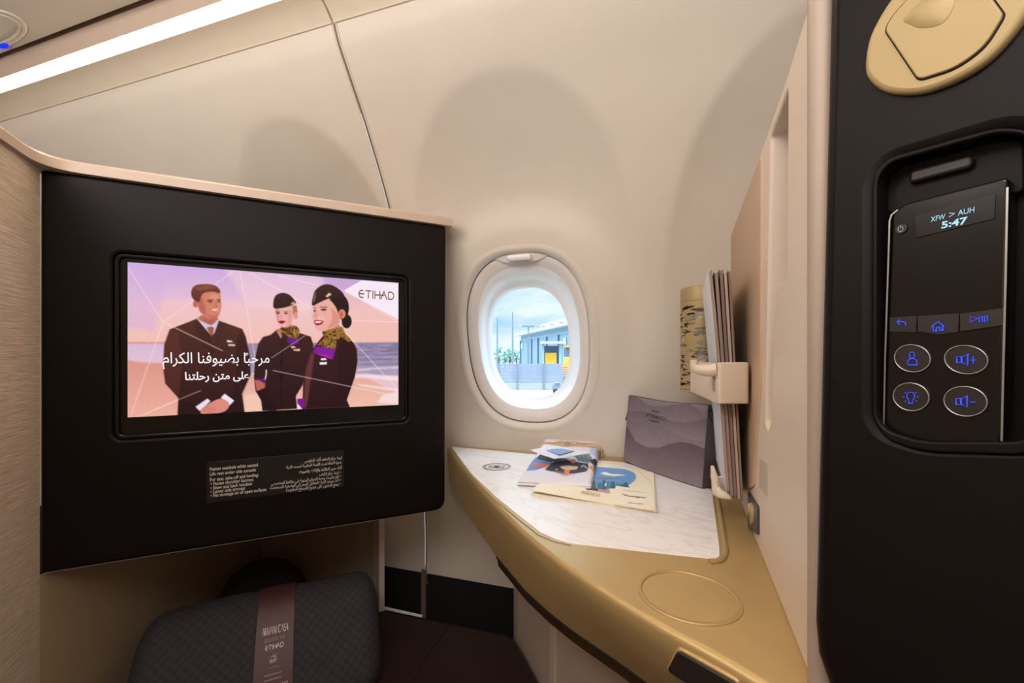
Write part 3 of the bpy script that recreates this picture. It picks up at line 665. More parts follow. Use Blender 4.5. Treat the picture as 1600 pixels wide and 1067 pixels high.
face = [(470, 240), (560, 200), (612, 240), (640, 300), (648, 370), (600, 410), (530, 430), (486, 420), (464, 380), (462, 350), (450, 330), (456, 300), (466, 280)]
cv.poly(face, (238, 172, 160), smooth=True); cv.poly([(590, 260), (640, 310), (648, 372), (560, 426), (600, 340)], (206, 126, 112), .6, soft=5); cv.ell(520, 340, 26, 22, (250, 190, 178), .6, soft=5)
cv.ell(668, 308, 26, 34, (224, 140, 112)); cv.ell(664, 310, 12, 20, (180, 92, 74), .8, soft=1)
cv.poly([(454, 246), (456, 190), (480, 130), (540, 94), (600, 100), (660, 140), (684, 182), (620, 188), (560, 200), (500, 226)], (62, 34, 30), smooth=True, col2=(40, 20, 20)); cv.poly([(458, 225), (464, 180), (480, 140), (478, 180), (470, 215)], (190, 140, 90), .7, soft=1)
cv.poly([(548, 180), (575, 152), (596, 166), (560, 188)], (226, 190, 140))
cv.ell(536, 276, 22, 7, (50, 22, 30), .9, soft=1); cv.ell(470, 284, 10, 6, (50, 22, 30), .9, soft=1); cv.line([(508, 256), (560, 258)], 6, (70, 34, 36), .8); cv.line([(458, 266), (482, 262)], 5, (70, 34, 36), .8)
cv.poly([(478, 290), (494, 322), (478, 336), (462, 330)], (214, 140, 126), .5, soft=1)
cv.poly([(464, 352), (500, 352), (536, 358), (520, 382), (486, 390), (470, 376)], (164, 14, 44)); cv.poly([(470, 360), (500, 358), (528, 362), (506, 372), (480, 374)], (252, 238, 236))
scarf([(520, 440), (560, 424), (670, 400), (690, 450), (735, 500), (715, 512), (660, 470), (628, 500), (620, 560), (560, 556), (490, 530), (540, 480)], 5)
cv.poly([(480, 540), (620, 562), (600, 636), (560, 628), (490, 600), (456, 580)], (134, 22, 160)); cv.poly([(490, 598), (560, 600), (600, 634), (548, 622)], (176, 40, 150), .8)
cv.poly([(512, 628), (548, 626), (556, 640), (514, 642)], (246, 232, 232)); cv.poly([(502, 656), (558, 654), (556, 672), (506, 674)], (250, 236, 232))
cv.line([(155, 622), (400, 462)], 5, (220, 190, 186), .8); cv.line([(165, 712), (740, 836), (840, 858)], 5, (240, 214, 206), .85); cv.line([(118, 705), (116, 750), (108, 778)], 9, (240, 232, 236))
cv.fn = zmf; cv.line([(150, 396), (500, 568)], 6, (232, 206, 200), .85); cv.line([(182, 916), (342, 852)], 5, (226, 196, 190), .8); cv.line([(0, 990), (182, 916)], 4, (255, 236, 226), .7)
cv.fn = z1f
cv.blur(1); cv.a = cv.a + rng.normal(0, 2.5, cv.a.shape[:2])[..., None]
M_screen = print_mat('lit_screen_picture', glow=True)
scr = cv.mesh('screen_picture', lambda u, v: fm.P(sx0 + (sx1 - sx0) * u, sz1 + (sz0 - sz1) * v, DS), M_screen, con)
T = MB().add(fitpx(text2d(arabic('مرحبا بضيوفنا الكرام'), bold=.006), fm, 254, 577, 421, 551, DS + .0005))
T.add(fitpx(strokes([[(0, 0), (1, .3)], [(0, .5), (1, .8)]], .22), fm, 382, 556, 388, 551, DS + .0005))
T.add(fitpx(text2d(arabic('على متن رحلتنا'), bold=.022), fm, 289, 598, 389, 580, DS + .0005))
T.build('headline', M_scr_txt, scr, smooth=False)
MB().add(fitpx(etihad(), fm, 560, 466.0, 616, 454.6, DS + .0005)).build('airline_logo', M_scr_gold, scr, smooth=False)
# safety placard under the screen
px0, pz1 = fm.px(323, 722); px1 = fm.px(537, 745)[0]; pz0 = fm.px(323, 786)[1]
pl = MB().add(plate([rrect(px0, pz0, px1, pz1, .003)], fm, .0012, .0003, front=.0011)).build('safety_placard', M_placard, con)
T = MB()
EN = [('Fasten seatbelt while seated', 328, 403, 735.5, 727.5), ('Life vest under side console', 328, 400, 743.3, 735.5), ('For taxi, take-off and landing:', 328, 404, 752, 744), ('• Fasten shoulder harness', 329, 396, 758.5, 751), ('• Stow and latch handset', 329, 394, 765, 757.5), ('• Lower aisle armrest', 329, 383, 771, 764), ('• No stowage on all open surfaces', 329, 416, 777, 769.5)]
for (s, xl, xr, y0, y1) in EN:
    a = fm.px(xl, y0, .0012); b = fm.px(xr, y0 - (xr - xl) * (y0 - 560) / (2170 - xl), .0012); hgt = (fm.px(xl, y1, .0012)[1] - a[1]) * .8
    tx = text2d(s, bold=.008); hgt = fm.px(xl, y0 - 5.4, .0012)[1] - a[1]; xs_ = [q[0] for q in tx[0]]
    T.add(fit(tx, fm, a[0], a[1], b[0], a[1] + hgt, .0014, (min(xs_), 0, max(xs_), .72)))
ARB = [('اربط حزام المقعد أثناء الجلوس', 476, 534, 711.5), ('سترة النجاة تحت اللوحة الجانبية لمسند الذراع', 446, 533.5, 718.5), ('أثناء سير الطائرة والإقلاع والهبوط:', 467, 534, 727), ('• اربط حزام الكتف'[2:] + ' •', 499, 532, 734.5), ('قم بتثبيت وحدة التحكم اليدوية في مكانها المخصص', 424, 532, 740.5), ('أعد مسند الذراع المقابل للممر إلى الوضعية المنخفضة', 422, 532, 746.5), ('يمنع التخزين على جميع الأسطح المفتوحة', 447, 532, 752.5)]
for i, (s, xl, xr, yt) in enumerate(ARB):
    s2 = s if i < 3 else ('• ' + s.replace(' •', ''))
    b = fm.px(xr, yt + 6.9, .0012); tt = fm.px(xr, yt, .0012)[1]; a = fm.px(xl, yt + 6.9, .0012)
    tx = text2d(arabic(s2), bold=.008); xs_ = [q[0] for q in tx[0]]
    T.add(fit(tx, fm, a[0], b[1], b[0], tt, .0014, (min(xs_), -.28, max(xs_), .85)))
T.build('lettering', M_white_ink, pl, smooth=False)

# cap trim that runs over the monitor shroud and turns along the fabric wall
Ln = Vector((math.cos(B_m), math.sin(B_m), 0)); Ld = Vector((math.sin(B_m), -math.cos(B_m), 0))   # Ld runs towards the seat
Lc = fm.P(sL, 0, 0)                         # corner of fabric wall and shroud
zc1 = fm.px(62, 237, .006)[1]; zc1 = (zc1 + fm.px(706, 343, .006)[1]) / 2
sc = fm.px(707, 350, .006)[0]
def capsec(P, out, z0, z1, th):
    return [P - out * th + ZZ * (z0 + EYE - P.z), P + out * .006 + ZZ * (z0 + EYE - P.z), P + out * .006 + ZZ * (z1 - .004 + EYE - P.z), P + out * .002 + ZZ * (z1 + EYE - P.z), P - out * th + ZZ * (z1 + EYE - P.z)]
mit = (Mn + Ln).normalized()
zc0 = zT + .0005
secs = [capsec(Lc + Ld * .75, Ln, zc0, zc1, .05), capsec(Lc + Ld * .05, Ln, zc0, zc1, .05)]
for k in range(1, 6):
    a = k / 6; o_ = (Ln * (1 - a) + Mn * a).normalized(); P = Lc + Ld * (.05 * (1 - a) ** 2) + Me * (.05 * a ** 2) ; secs.append(capsec(P, o_, zc0, zc1, .04))
secs += [capsec(fm.P(sL + .05, 0), Mn, zc0, zc1, .055), capsec(fm.P(sc, 0), Mn, zc0, zc1, .055)]
struct(MB().add(loft(secs, True, True, True)).build('trim_6', M_cap, angle=35))
# fabric wall on the left
fw = Fr(Lc, Ln)
struct(MB().add(loft([[Lc + Ld * s + ZZ * (zz - Lc.z + EYE) - Ln * dd for (dd, zz) in ((0, -EYE), (0, zc0), (.05, zc0), (.05, -EYE))] for s in (-.0005, .75)], True, True, True)).build('wall_left', M_fabric, angle=30))

# footwell shroud under the monitor
P1 = Lc + Ld * .0; P2 = at(408, HY, 1.12); P3 = at(590, HY, 1.0); P4 = at(598, HY, .955)
foot = thing('footwell_shroud', 'beige footwell lining below the monitor', 'footwell', Vector((P2.x, P2.y, 0)))
def flat(P, z): return Vector((P.x, P.y, z + EYE))
path = [P1, P1.lerp(P2, .5), P2.lerp(P1, .06), P2, P2.lerp(P3, .06), P2.lerp(P3, .5), P3]
bk = loft([[flat(P, -1.0), flat(P, zB - .001)] for P in path], False)
MB().add(bk).build('lining', mat('tan_footwell_lining', (160, 138, 112), .6), foot)
tpp = [P1 + Me * .003, P2, P3, P4, fm.P(sR - .03, 0, -.02), fm.P(sR - .03, 0, -.004), fm.P(sL + .01, 0, -.004)]
tq = [flat(P, zB - .0010) for P in tpp] + [flat(P, zB - .0004) for P in tpp]
MB().add((tq, [list(range(7)), list(range(13, 6, -1))] + [[k, (k + 1) % 7, (k + 1) % 7 + 7, k + 7] for k in range(7)])).build('light_block_cover', M_base, foot, smooth=False)  # unseen cover added to keep light from above out of the footwell
d_ = (P4 - P3).normalized(); sd = Vector((d_.y, -d_.x, 0))
MB().add(loft([[flat(P3, z), flat(P4 - sd * .004, z), flat(P4, z), flat(P4 + sd * -.008 * -1, z), flat(P3 + sd * .012, z)] for z in (-.60, zB - .002)], True, True, True)).build('front_edge', M_cream, foot)
q0 = hitz(597, 949, -.573); q1 = hitz(659, 962, -.573)
MB().add(loft([[q0, q0 + Vector((.001, .005, 0)), q0 + Vector((.001, .005, -.004)), q0 + ZZ * -.004], [q1, q1 + Vector((.001, .003, 0)), q1 + Vector((.001, .003, -.004)), q1 + ZZ * -.004]], True, True, True)).build('bottom_flange', M_white, foot)
# ottoman
ZO = -.58
frO = Fr(V(0, 0, ZO), ZZ, YY)
ott_pts = [(-.306, .975), (.004, .882), (.056, .738), (.10, .52), (-.12, .30), (-.455, .24), (-.605, .60), (-.652, 1.05)]
ott = thing('ottoman', 'dark maroon leather ottoman seat in the footwell', 'ottoman', Vector((-.3, .65, 0)))
MB().add(plate([rpoly(ott_pts, .02)], frO, .11, .018, front=0)).build('cushion', M_maroon, ott)
MB().add(plate([rpoly([(x * .97 - .005, y * .97 + .015) for x, y in ott_pts], .01)], frO, .33, .004, front=-.11)).build('base', M_kick, ott)
sm = [hitz(x, y, ZO) + ZZ * .0004 for (x, y) in ((705, 975), (670, 1020), (640, 1070))]
MB().add(tube(sm, .0012, 6)).build('seam', M_maroon, ott)

# ------------------------------------------------------------------ side table
H = -.207
wall_edge = lambda px: W(t_of(px, .03), .0265, H)
top_px = [(699, 698), (716, 722), (738, 750), (770, 786), (810, 826), (840, 852), (871, 876), (905, 899), (932, 917), (960, 935), (1000, 959), (1040, 982), (1070, 998), (1100, 1014), (1145, 1040), (1190, 1067)]
inb = [hitz(x, y, H) for (x, y) in top_px]
inb += [V(.185, .225, H), V(.225, .17, H), V(.30, .12, H)]
zL = H - .078
low = []
for i, p in enumerate(inb):
    j = i / (len(inb) - 1); ins = .004 + .024 * sstep(.1, .5, j)
    tdir = (inb[min(i + 1, len(inb) - 1)] - inb[max(i - 1, 0)]).normalized(); nin = Vector((-tdir.y, tdir.x, 0))
    low.append((p, nin, ins))
rest = [V(.40, .11, H), V(.43, .62, H)]
wl = [W(t, .024, H) for t in np.linspace(t_of(1130, .03) + .06, t_of(699, .03), 10)]
rest += wl[:-1]
def tring(off, z):                          # off: 0 = full outline, otherwise pulled inwards
    r = [Vector((p.x + n_.x * off * (1 + 0 * q), p.y + n_.y * off, z + EYE)) for (p, n_, q) in low]
    return r + [Vector((p.x, p.y, z + EYE)) for p in rest]
def lring(z, k):
    return [Vector((p.x + n_.x * q * k, p.y + n_.y * q * k, z + EYE)) for (p, n_, q) in low] + [Vector((p.x, p.y, z + EYE)) for p in rest]
tab = thing('side_table', 'champagne gold side table with marble top under the window', 'table', Vector((.2, .5, 0)))
rg = [tring(.006, H), tring(.003, H - .0008), tring(.001, H - .003), tring(0, H - .006)] + [lring(H - .02, .06), lring(H - .045, .4), lring(zL + .004, .92), lring(zL, 1.0), lring(zL, 1.5)]
body = MB().add(loft(rg[::-1], True, True, True)).build('table_body', M_gold, tab, angle=50)
# dark bronze strip under the body (stowed tray)
sec = [(p, n_, q) for (p, n_, q) in low[3:]]
strip = loft([[p + n_ * (q + a) + ZZ * (z - H) for (a, z) in ((.001, zL - .001), (.002, zL - .013), (.02, zL - .016), (.05, zL - .016), (.05, zL - .001))] for (p, n_, q) in sec], True, True, True)
MB().add(strip).build('tray_edge', M_bronze, tab, angle=30)
strip = loft([[p + n_ * (q + a) + ZZ * (z - H) for (a, z) in ((-.0005, zL + .0015), (-.0005, zL - .002), (.01, zL - .002), (.01, zL + .0015))] for (p, n_, q) in sec], True, True, True)
MB().add(strip).build('shadow_line', M_kick, tab)
# marble inlay
frT = Fr(V(0, 0, H), ZZ, YY)
mp_ = [hitz(x, y, H) for (x, y) in ((705, 698), (738, 742), (775, 777), (812, 807), (844, 832), (868, 843), (893, 850), (1108, 873), (1124, 872), (1124, 856), (1112, 765), (1080, 752), (975, 723), (831, 710))]
mpts = [(p.x, p.y) for p in mp_]
MB().add(plate([rpoly(mpts, [.004, 0, 0, 0, 0, 0, 0, 0, .012, 0, .01, 0, 0, 0])], frT, .002, .0003, front=.0008)).build('marble_inlay', M_marble, tab, smooth=False)
gr = [hitz(x, y, H) + ZZ * .0006 for (x, y) in ((707, 703), (735, 744), (772, 781), (809, 811), (841, 836.5), (866, 847), (893, 853))]
MB().add(tube(gr, .0004, 6)).build('inlay_groove', M_seam, tab)
lp = [hitz(x, y, H) + ZZ * .0012 for (x, y) in ((1119, 765), (1126, 810), (1132, 850), (1133.5, 860), (1133, 867), (1130, 873), (1124, 877.5), (1116, 879.5), (1108, 879.5))]
MB().add(tube(lp, .003, 8)).build('inlay_lip', M_gold2, tab)
cc = hitz(1075, 930, H)
MB().add(plate([ellipse(cc.x, cc.y, .0425, .0425, 64), ellipse(cc.x, cc.y, .0385, .0385, 64)[::-1]], frT, .0022, .001, front=.0014)).build('drink_coaster_ring', M_gold, tab)
# crest on the marble
ce = hitz(776, 730, H); em = []
for r_ in (1.0, .86): em.append(arc(0, 0, r_, r_, 0, 360, 40))
for s in (-1, 1):
    em.append(arc(.3 * s, .12, .26, .3, 0, 360, 24)); em.append(arc(.26 * s, -.2, .3, .22, 0, 360, 24)); em.append([(0, .5), (.2 * s, .25), (0, -.05), (.25 * s, -.45)])
ev = strokes(em, .09); emb = MB().add(([frT.P(ce.x + x * .026 + y * .004, ce.y + y * .026 - x * .003, .0012) for x, y in ev[0]], ev[1])).build('crest_emblem', M_silver, tab, smooth=False)
# black latch on the bevelled side
la = hitz(1048, 1044, H - .035) ; ld_ = (hitz(1146, 1060, H - .012) - hitz(1060, 1012, H - .012)).normalized()
i_ = 12; pc, nc, qc = low[13]; outn = -nc
fl = Fr(pc + outn * .0015, outn)
lpx = lambda k: [((x - lm[0]) * k[0] + lm[0], (y - lm[1]) * k[1] + lm[1]) for x, y in lq4]
lq4 = [fl.px(x, y) for (x, y) in ((1061, 1014), (1044, 1046), (1138, 1104), (1154, 1066))]; lm = (sum(p[0] for p in lq4) / 4, sum(p[1] for p in lq4) / 4)
MB().add(plate([rpoly(lpx((1.09, 1.2)), .005)], fl, .006, .0015, front=.0012)).build('latch_surround', M_gold, tab)
MB().add(plate([rpoly(lq4, .004)], fl, .006, .0015, front=.0030)).build('latch_button', M_darkrub, tab)
# console base below the table
bp_ = [V(.004, .945, 0), V(.012, .89, 0), V(.060, .735, 0), V(.075, .69, 0), V(.16, .47, 0), V(.24, .30, 0), V(.42, .28, 0), V(.42, .76, 0)]
MB().add(loft([[flat(p, z) for p in bp_] for z in (-EYE + .001, zL + .002)], True, True, True)).build('console_base', M_base, tab, smooth=False)
rb = [flat(V(.0700, .703, 0), -EYE + .001), flat(V(.0700, .703, 0), zL - .015)]
MB().add(box(rb[0] , Vector((.31, -.95, 0)), Vector((.95, .31, 0)), ZZ, .018, .006, rb[1].z - rb[0].z)).build('base_rib', M_cream, tab)

# ------------------------------------------------------------------ cream seat shell to the right of the table
Cc = Vector((.3825, .924, 0)).normalized(); Cn = Vector((-Cc.y, Cc.x, 0)); fc = Fr(V(.1925, .269, 0), Cn)
def cp(*pts): return [fc.px(x, y) for (x, y) in pts]
ol = cp((1277, 1108), (1262, 1055), (1156, 783), (1140, 745), (1142, 600), (1143, 366), (1189, 236), (1230, 118), (1266, -4), (1279, -70))
ol[0] = (ol[0][0], H); ol[1] = (ol[1][0], H); ol[2] = (ol[2][0], H); ol[3] = (ol[3][0], H)
slot = cp((1204, 214), (1231, 138), (1229, 425), (1226, 436), (1214, 446), (1211, 460), (1205, 655), (1200, 672), (1196, 660))
shell = thing('seat_shell_panel', 'tall cream shell panel with slot pocket right of the side table', 'panel', fc.P(-.15, H))
MB().add(plate([rpoly(ol, [.003, .003, .003, .003, .01, .02, .01, .01, .01, .003]), rpoly(slot, [.004, .006, .01, .004, .004, .01, .01, .006, .004])[::-1]], fc, .03, .003)).build('shell', M_cream, shell)
MB().add(plate([[(min(p[0] for p in slot) - .02, min(p[1] for p in slot) - .02), (max(p[0] for p in slot) + .02, min(p[1] for p in slot) - .02), (max(p[0] for p in slot) + .004, max(p[1] for p in slot) + .004), (min(p[0] for p in slot) - .004, slot[0][1] + .01)]], fc, .004, 0, front=-.022)).build('pocket_lining', M_pocket, shell)
tan = cp((1163, 770), (1146, 700), (1145, 600), (1144, 368), (1192, 240), (1191, 600), (1180, 760))
MB().add(plate([rpoly(tan, [.008] * 7)], fc, .006, .002, front=.0022)).build('padded_inset', M_tan, shell)
lb = cp((1188, 762), (1188, 716), (1200, 726), (1200, 776))
lbo = MB().add(plate([lb], fc, .001, 0, front=.0009)).build('info_label', mat('grey_label', (176, 166, 154), .5), shell)
# near rolled edge of the shell
ne = fc.px(1277, 560)[0]
MB().add(tube([fc.P(ne, h, -.002) for h in (H + .001, -.1, .1, .3, .5)], .007, 12)).build('rolled_edge', mat('taupe_edge_plastic', (164, 146, 132), .5), shell)
sk = cp((1172, 826), (1172, 768), (1187, 792), (1187, 836))
so = MB().add(plate([rpoly(sk, .004)], fc, .003, .0008, front=.0026)).build('headphone_socket', mat('slate_socket', (58, 60, 66), .35), shell)
sc_ = fc.px(1180, 803); MB().add(plate([ellipse(sc_[0], sc_[1], .010, .012, 24)], fc, .004, .001, front=.0052)).add(plate([ellipse(sc_[0] - .002, sc_[1] + .005, .005, .006, 16)], fc, .004, .001, front=.0072)).build('socket_jack', M_gold2, so)

# ------------------------------------------------------------------ magazines in their rack
def mag(x0, x1, lean, col_m, hz0, hz1, depth, length, label, curl=0.0, pm=M_page):
    # x0..x1: thickness across, near edge at the given distance
    root = thing('magazine', label, 'magazine', V((x0 + x1) / 2, depth, hz0), 'magazines in the cream rack')
    def pt(a, s, h):                        # a across 0..1, s along 0..1, h height 0..1
        x = x0 + (x1 - x0) * a - lean * h - curl * max(h - .55, 0) ** 2
        return V(x, depth, hz0 + (hz1 - hz0) * h) + Cc * (length * s)
    hs = np.linspace(0, 1, 9)
    def slab(a0, a1, s0, s1, h0, h1):
        rings = []
        for h in hs:
            hh = h0 + (h1 - h0) * h; rings.append([pt(a0, s0, hh), pt(a1, s0, hh), pt(a1, s1, hh), pt(a0, s1, hh)])
        return loft(rings, True, True, True)
    MB().add(slab(.06, .94, .004, .985, .004, .992)).build('pages', pm, root, angle=30)
    MB().add(slab(0, .06, 0, 1, 0, 1)).build('front_cover', col_m, root, angle=30)
    MB().add(slab(.95, 1, 0, 1, 0, 1)).build('back_cover', M_cover3, root, angle=30)
    return root
def zat(y, d): return (HY - y) / F * d
dm = .505
pgs = [mat('page_edges_%s' % n, c, .75, var=.3, vscale=900, stretch=(1, 1, .01)) for n, c in (('warm', (168, 144, 132)), ('grey', (150, 134, 128)), ('brown', (136, 112, 102)), ('light', (186, 166, 154)), ('taupe', (146, 124, 112)))]
xs = [.2600, .2648, .2694, .2738, .2780, .2812]
labs = ['magazine with pale blue white cover, leftmost in the cream rack', 'magazine directly right of the pale blue covered one in the rack', 'magazine in the middle of the upright rack stack', 'pale edged magazine second from the shell panel in the rack', 'magazine pressed against the tan shell panel, rightmost in the rack']
for i in range(5):
    mag(xs[i], xs[i + 1] - .0003, .0195 - .0009 * i, M_cover if i == 0 else M_cover3, zat(775 + 2 * i - (6 if i == 0 else 0), dm), zat((421, 424, 420, 426, 422)[i], dm), dm + .002 * ((i * 3) % 3), .185, labs[i], curl=(.012, .004, 0, 0, 0)[i], pm=pgs[i])
# loose curled leaf at the back of the stack
# rack: band around the near edge with hook arm, and a lower foot
rack = thing('magazine_rack', 'cream plastic rack band clasping the magazines', 'rack', V(.26, .48, zat(632, .48)))
zr0, zr1 = zat(631, .485), zat(566, .485)
pn = [at(1121, 0, .487), at(1169, 0, .487)]; xl_, xr_ = pn[0].x, pn[1].x
band = rpoly([(xl_, .484), (xr_, .484), (xr_ + .012, .53), (xr_ + .006, .532), (xr_ - .0036, .490), (xl_ + .003, .490), (xl_ + .046, .66), (xl_ + .043, .662)], [.004, .005, .001, .001, .001, .001, .001, .001])
frz = Fr(V(0, 0, zr1), ZZ, YY)
MB().add(plate([band], frz, zr1 - zr0, .002)).build('band', M_cream, rack)
am = [at(1121, 577, .495), at(1108, 579, .50), at(1096, 578, .505), at(1086, 575, .507), at(1084, 570, .508), at(1084, 562, .508)]
MB().add(tube(am, [.0075, .0075, .007, .006, .005, .0045], 12)).build('hook_arm', M_cream, rack)
fo = [at(1134, 0, .515), at(1117, 0, .53)]
MB().add(tube([at(1113, 728, .53), at(1116, 745, .53), at(1119, 762, .528), at(1126, 772, .522), at(1140, 775, .515), at(1152, 776, .52)], [.002, .0045, .006, .006, .005, .004], 10)).build('lower_foot', M_cream, rack)
MB().add(plate([rrect(at(1119, 0, .53).x, zat(778, .53), at(1138, 0, .53).x + .01, zat(747, .53), .003)], Fr(V(0, .535, 0), (0, -1, 0)), .006, .001)).build('foot_tray', M_cream, rack)
lt = hitp(1128, 582, Vector((xl_ + .006, .50, EYE)), Vector((-1, .27, 0)))
MB().add(plate([rrect(-.004, -.009, .004, .009, .001)], Fr(V(xl_ + .0045, .505, zat(600, .5)), (-.966, .26, 0)), .002, .0003, front=.001)).build('name_label', mat('bronze_label', (150, 132, 104), .4), rack)

# ------------------------------------------------------------------ perforated gold lamp
lc = at(1096, HY, .735); lz0, lz1 = zat(608, .735), zat(450, .735)
lampo = thing('reading_lamp', 'perforated gold cylinder lamp behind the magazines', 'lamp', Vector((lc.x, lc.y, lz0 + EYE)))
R1 = .0345; nU, nV = 220, 130; body_top = .86
slots = []
r2 = np.random.default_rng(11)
for k in range(26):
    for j in range(9):
        if r2.random() < .8: slots.append((j / 9 * 2 * math.pi + r2.uniform(-.3, .3), .05 + k / 26 * .77 + r2.uniform(-.01, .01), r2.uniform(.14, .46), r2.uniform(.008, .019), r2.uniform(-.02, .02)))
def lampring(k, R):
    a = 2 * math.pi * k / nU; return lc.x + R * 1.0 * math.cos(a), lc.y + R * math.sin(a)
v, f = [], []
for j in range(nV + 1):
    for i in range(nU):
        x, y = lampring(i, R1); v.append(Vector((x, y, EYE + lz0 + (lz1 - lz0) * body_top * j / nV)))
for j in range(nV):
    for i in range(nU):
        a, h = 2 * math.pi * (i + .5) / nU, (j + .5) / nV * body_top; cut = False
        for (sa, sh, sw, st, sk_) in slots:
            da = (a - sa + math.pi) % (2 * math.pi) - math.pi
            if abs(da) < sw:
                w_ = st * (1 - (abs(da) / sw)) if da > 0 else st * (1 - (abs(da) / sw) ** 2)
                if abs(h - sh - sk_ * da) < w_: cut = True; break
        if not cut: f.append([j * nU + i, j * nU + (i + 1) % nU, (j + 1) * nU + (i + 1) % nU, (j + 1) * nU + i])
sh = mk('lamp_shade', v, f, M_gold2, lampo); md = sh.modifiers.new('thickness', 'SOLIDIFY'); md.thickness = .0012; md.offset = -1
zt = EYE + lz0 + (lz1 - lz0) * body_top; ztop = EYE + lz1
def cyl(R, z0, z1, bev, n=48):
    rs = [(R - bev * .0, z0), (R, z0 + .0), (R, z1 - bev), (R - bev * .3, z1 - bev * .3), (R - bev, z1), (R * .3, z1)]
    return loft([[Vector((lc.x + r * math.cos(2 * math.pi * k / n), lc.y + r * math.sin(2 * math.pi * k / n), z)) for k in range(n)] for (r, z) in rs], True, True, True)
MB().add(cyl(R1, zt + .0006, ztop, .003)).build('lamp_cap', M_gold2, lampo)
MB().add(cyl(R1, EYE + lz0 - .004, EYE + lz0, .0005)).build('lamp_rim', M_gold2, lampo)
MB().add(cyl(R1 * .32, EYE + lz0 + .01, zt, .003)).build('diffuser', M_white, lampo)
MB().add(tube([Vector((lc.x + .02, lc.y, EYE + (lz0 + lz1) / 2)), fc.P(fc.px(1150, 560)[0], (lz0 + lz1) / 2)], .008, 10)).build('mount', M_cream, lampo)

# ------------------------------------------------------------------ black handset console at the right
Kg = Vector((math.sin(B_m), -math.cos(B_m), 0)); Kn = Vector((-math.cos(B_m), -math.sin(B_m), 0))
Kup = Vector((.026, 0, 1)).normalized(); K0 = V(.735 * .243, .243, 0)
Knn = Kg.cross(Kup).normalized(); fk = Fr(K0, Knn, Kup); fk.X = Kg; fk.Nn = Knn
kcon = thing('seat_control_console', 'black console wall right of the cream shell panel', 'console', fk.P(.1, -.2))
dz = [fk.px(x, y) for (x, y) in ((1372, 290), (1376, 272), (1394, 254), (1560, 208), (1600, 212), (1618, 225), (1620, 640), (1612, 690), (1440, 690), (1385, 672), (1371, 650))]
dock = rpoly(dz, [.002, .003, .004, .006, .003, .004, .004, .006, .02, .006, .004])
ob = [(0, .45), (0, -.203), (.3, -.203), (.3, .45)]
MB().add(plate([rpoly(ob, [.004, .05, .01, .01])[::-1], dock], fk, .06, .007)).build('console_shell', M_black, kcon)
MB().add(plate([[(d[0] * 1.0, d[1]) for d in rrect(min(p[0] for p in dock) - .002, min(p[1] for p in dock) - .002, max(p[0] for p in dock) + .002, max(p[1] for p in dock) + .002, .006)]], fk, .004, 0, front=-.016)).build('dock_well', M_black, kcon)
rim_o = [fk.px(x, y) for (x, y) in ((1364, 300), (1367, 272), (1390, 246), (1560, 199), (1606, 203), (1628, 222), (1630, 640), (1618, 712), (1440, 706), (1384, 686), (1364, 655))]
MB().add(plate([rpoly(rim_o, [.002, .003, .004, .006, .003, .004, .004, .006, .02, .006, .004]), dock[::-1]], fk, .003, .0011, front=.0012)).build('dock_rim', M_black, kcon)
lt_ = [fk.px(x, y, -.008) for (x, y) in ((1420, 288), (1421, 272), (1428, 266), (1516, 242), (1522, 248), (1520, 258), (1512, 264))]
MB().add(plate([rpoly(lt_, .002)], fk, .012, .0015, front=-.007)).build('release_latch', M_darkrub, kcon)
MB().add(plate([rpoly([fk.px(x, y, -.01) for (x, y) in ((1373, 320), (1373, 285), (1396, 262), (1560, 218), (1600, 216), (1600, 300), (1390, 335))], .003)], fk, .01, .001, front=-.0105)).build('latch_ledge', M_black, kcon)
# gold oval with a flap at the top
fd = .004
oc = fk.px(1478, 20); e1 = fk.px(1358, 95); e2 = fk.px(1440, 150)
op = [fk.px(x, y) for (x, y) in ((1356, 110), (1366, 132), (1390, 147), (1430, 150), (1470, 141), (1520, 118), (1560, 88), (1600, 40), (1632, -20), (1640, -60), (1625, -100), (1580, -110), (1500, -85), (1440, -45), (1395, 5), (1364, 60))]
def smooth2(pts, sub=5):
    q = []; n = len(pts)
    for i in range(n):
        p0, p1, p2, p3 = [np.array(pts[(i + k) % n], float) for k in (-1, 0, 1, 2)]
        for t in np.arange(sub) / sub: q.append(tuple(.5 * (2 * p1 + (p2 - p0) * t + (2 * p0 - 5 * p1 + 4 * p2 - p3) * t * t + (3 * p1 - p0 - 3 * p2 + p3) * t ** 3)))
    return q
orn = thing('reading_light_flap', 'gold oval with a squared flap at the top of the black console', 'lamp', fk.P(oc[0], oc[1]))
MB().add(plate([smooth2(op)], fk, .006, .0025, front=.004)).build('oval_bezel', M_gold2, orn)
fp = [fk.px(x, y) for (x, y) in ((1390, 52), (1440, 126), (1448, 128), (1500, 112), (1545, 80), (1572, 36), (1574, 28), (1548, -8), (1500, -40), (1440, -10), (1404, 28))]
fps = rpoly(fp, [.003, .004, .004, .012, .012, .003, .003, .006, .01, .01, .006])
cx_, cy_ = sum(p[0] for p in fps) / len(fps), sum(p[1] for p in fps) / len(fps)
MB().add(plate([[(cx_ + (x - cx_) * 1.035, cy_ + (y - cy_) * 1.035) for x, y in fps]], fk, .001, 0, front=.0042)).build('flap_gap', M_kick, orn)
fl_ = MB().add(plate([fps], fk, .002, .0006, front=.0054)).build('flap', M_gold2, orn)
dn = [fk.px(x, y) for (x, y) in ((1421, 34), (1460, 0), (1490, -10), (1500, 10), (1482, 42), (1450, 50), (1430, 44))]
dcx = fk.px(1458, 22)
dv = []
for (s, d) in ((1, .0056), (.8, .0062), (.5, .0067), (.1, .0068)): dv.append([fk.P(dcx[0] + (x - dcx[0]) * s, dcx[1] + (y - dcx[1]) * s, d) for x, y in smooth2(dn, 4)])
MB().add(loft(dv, True, False, True)).build('finger_grip', M_gold2, fl_)

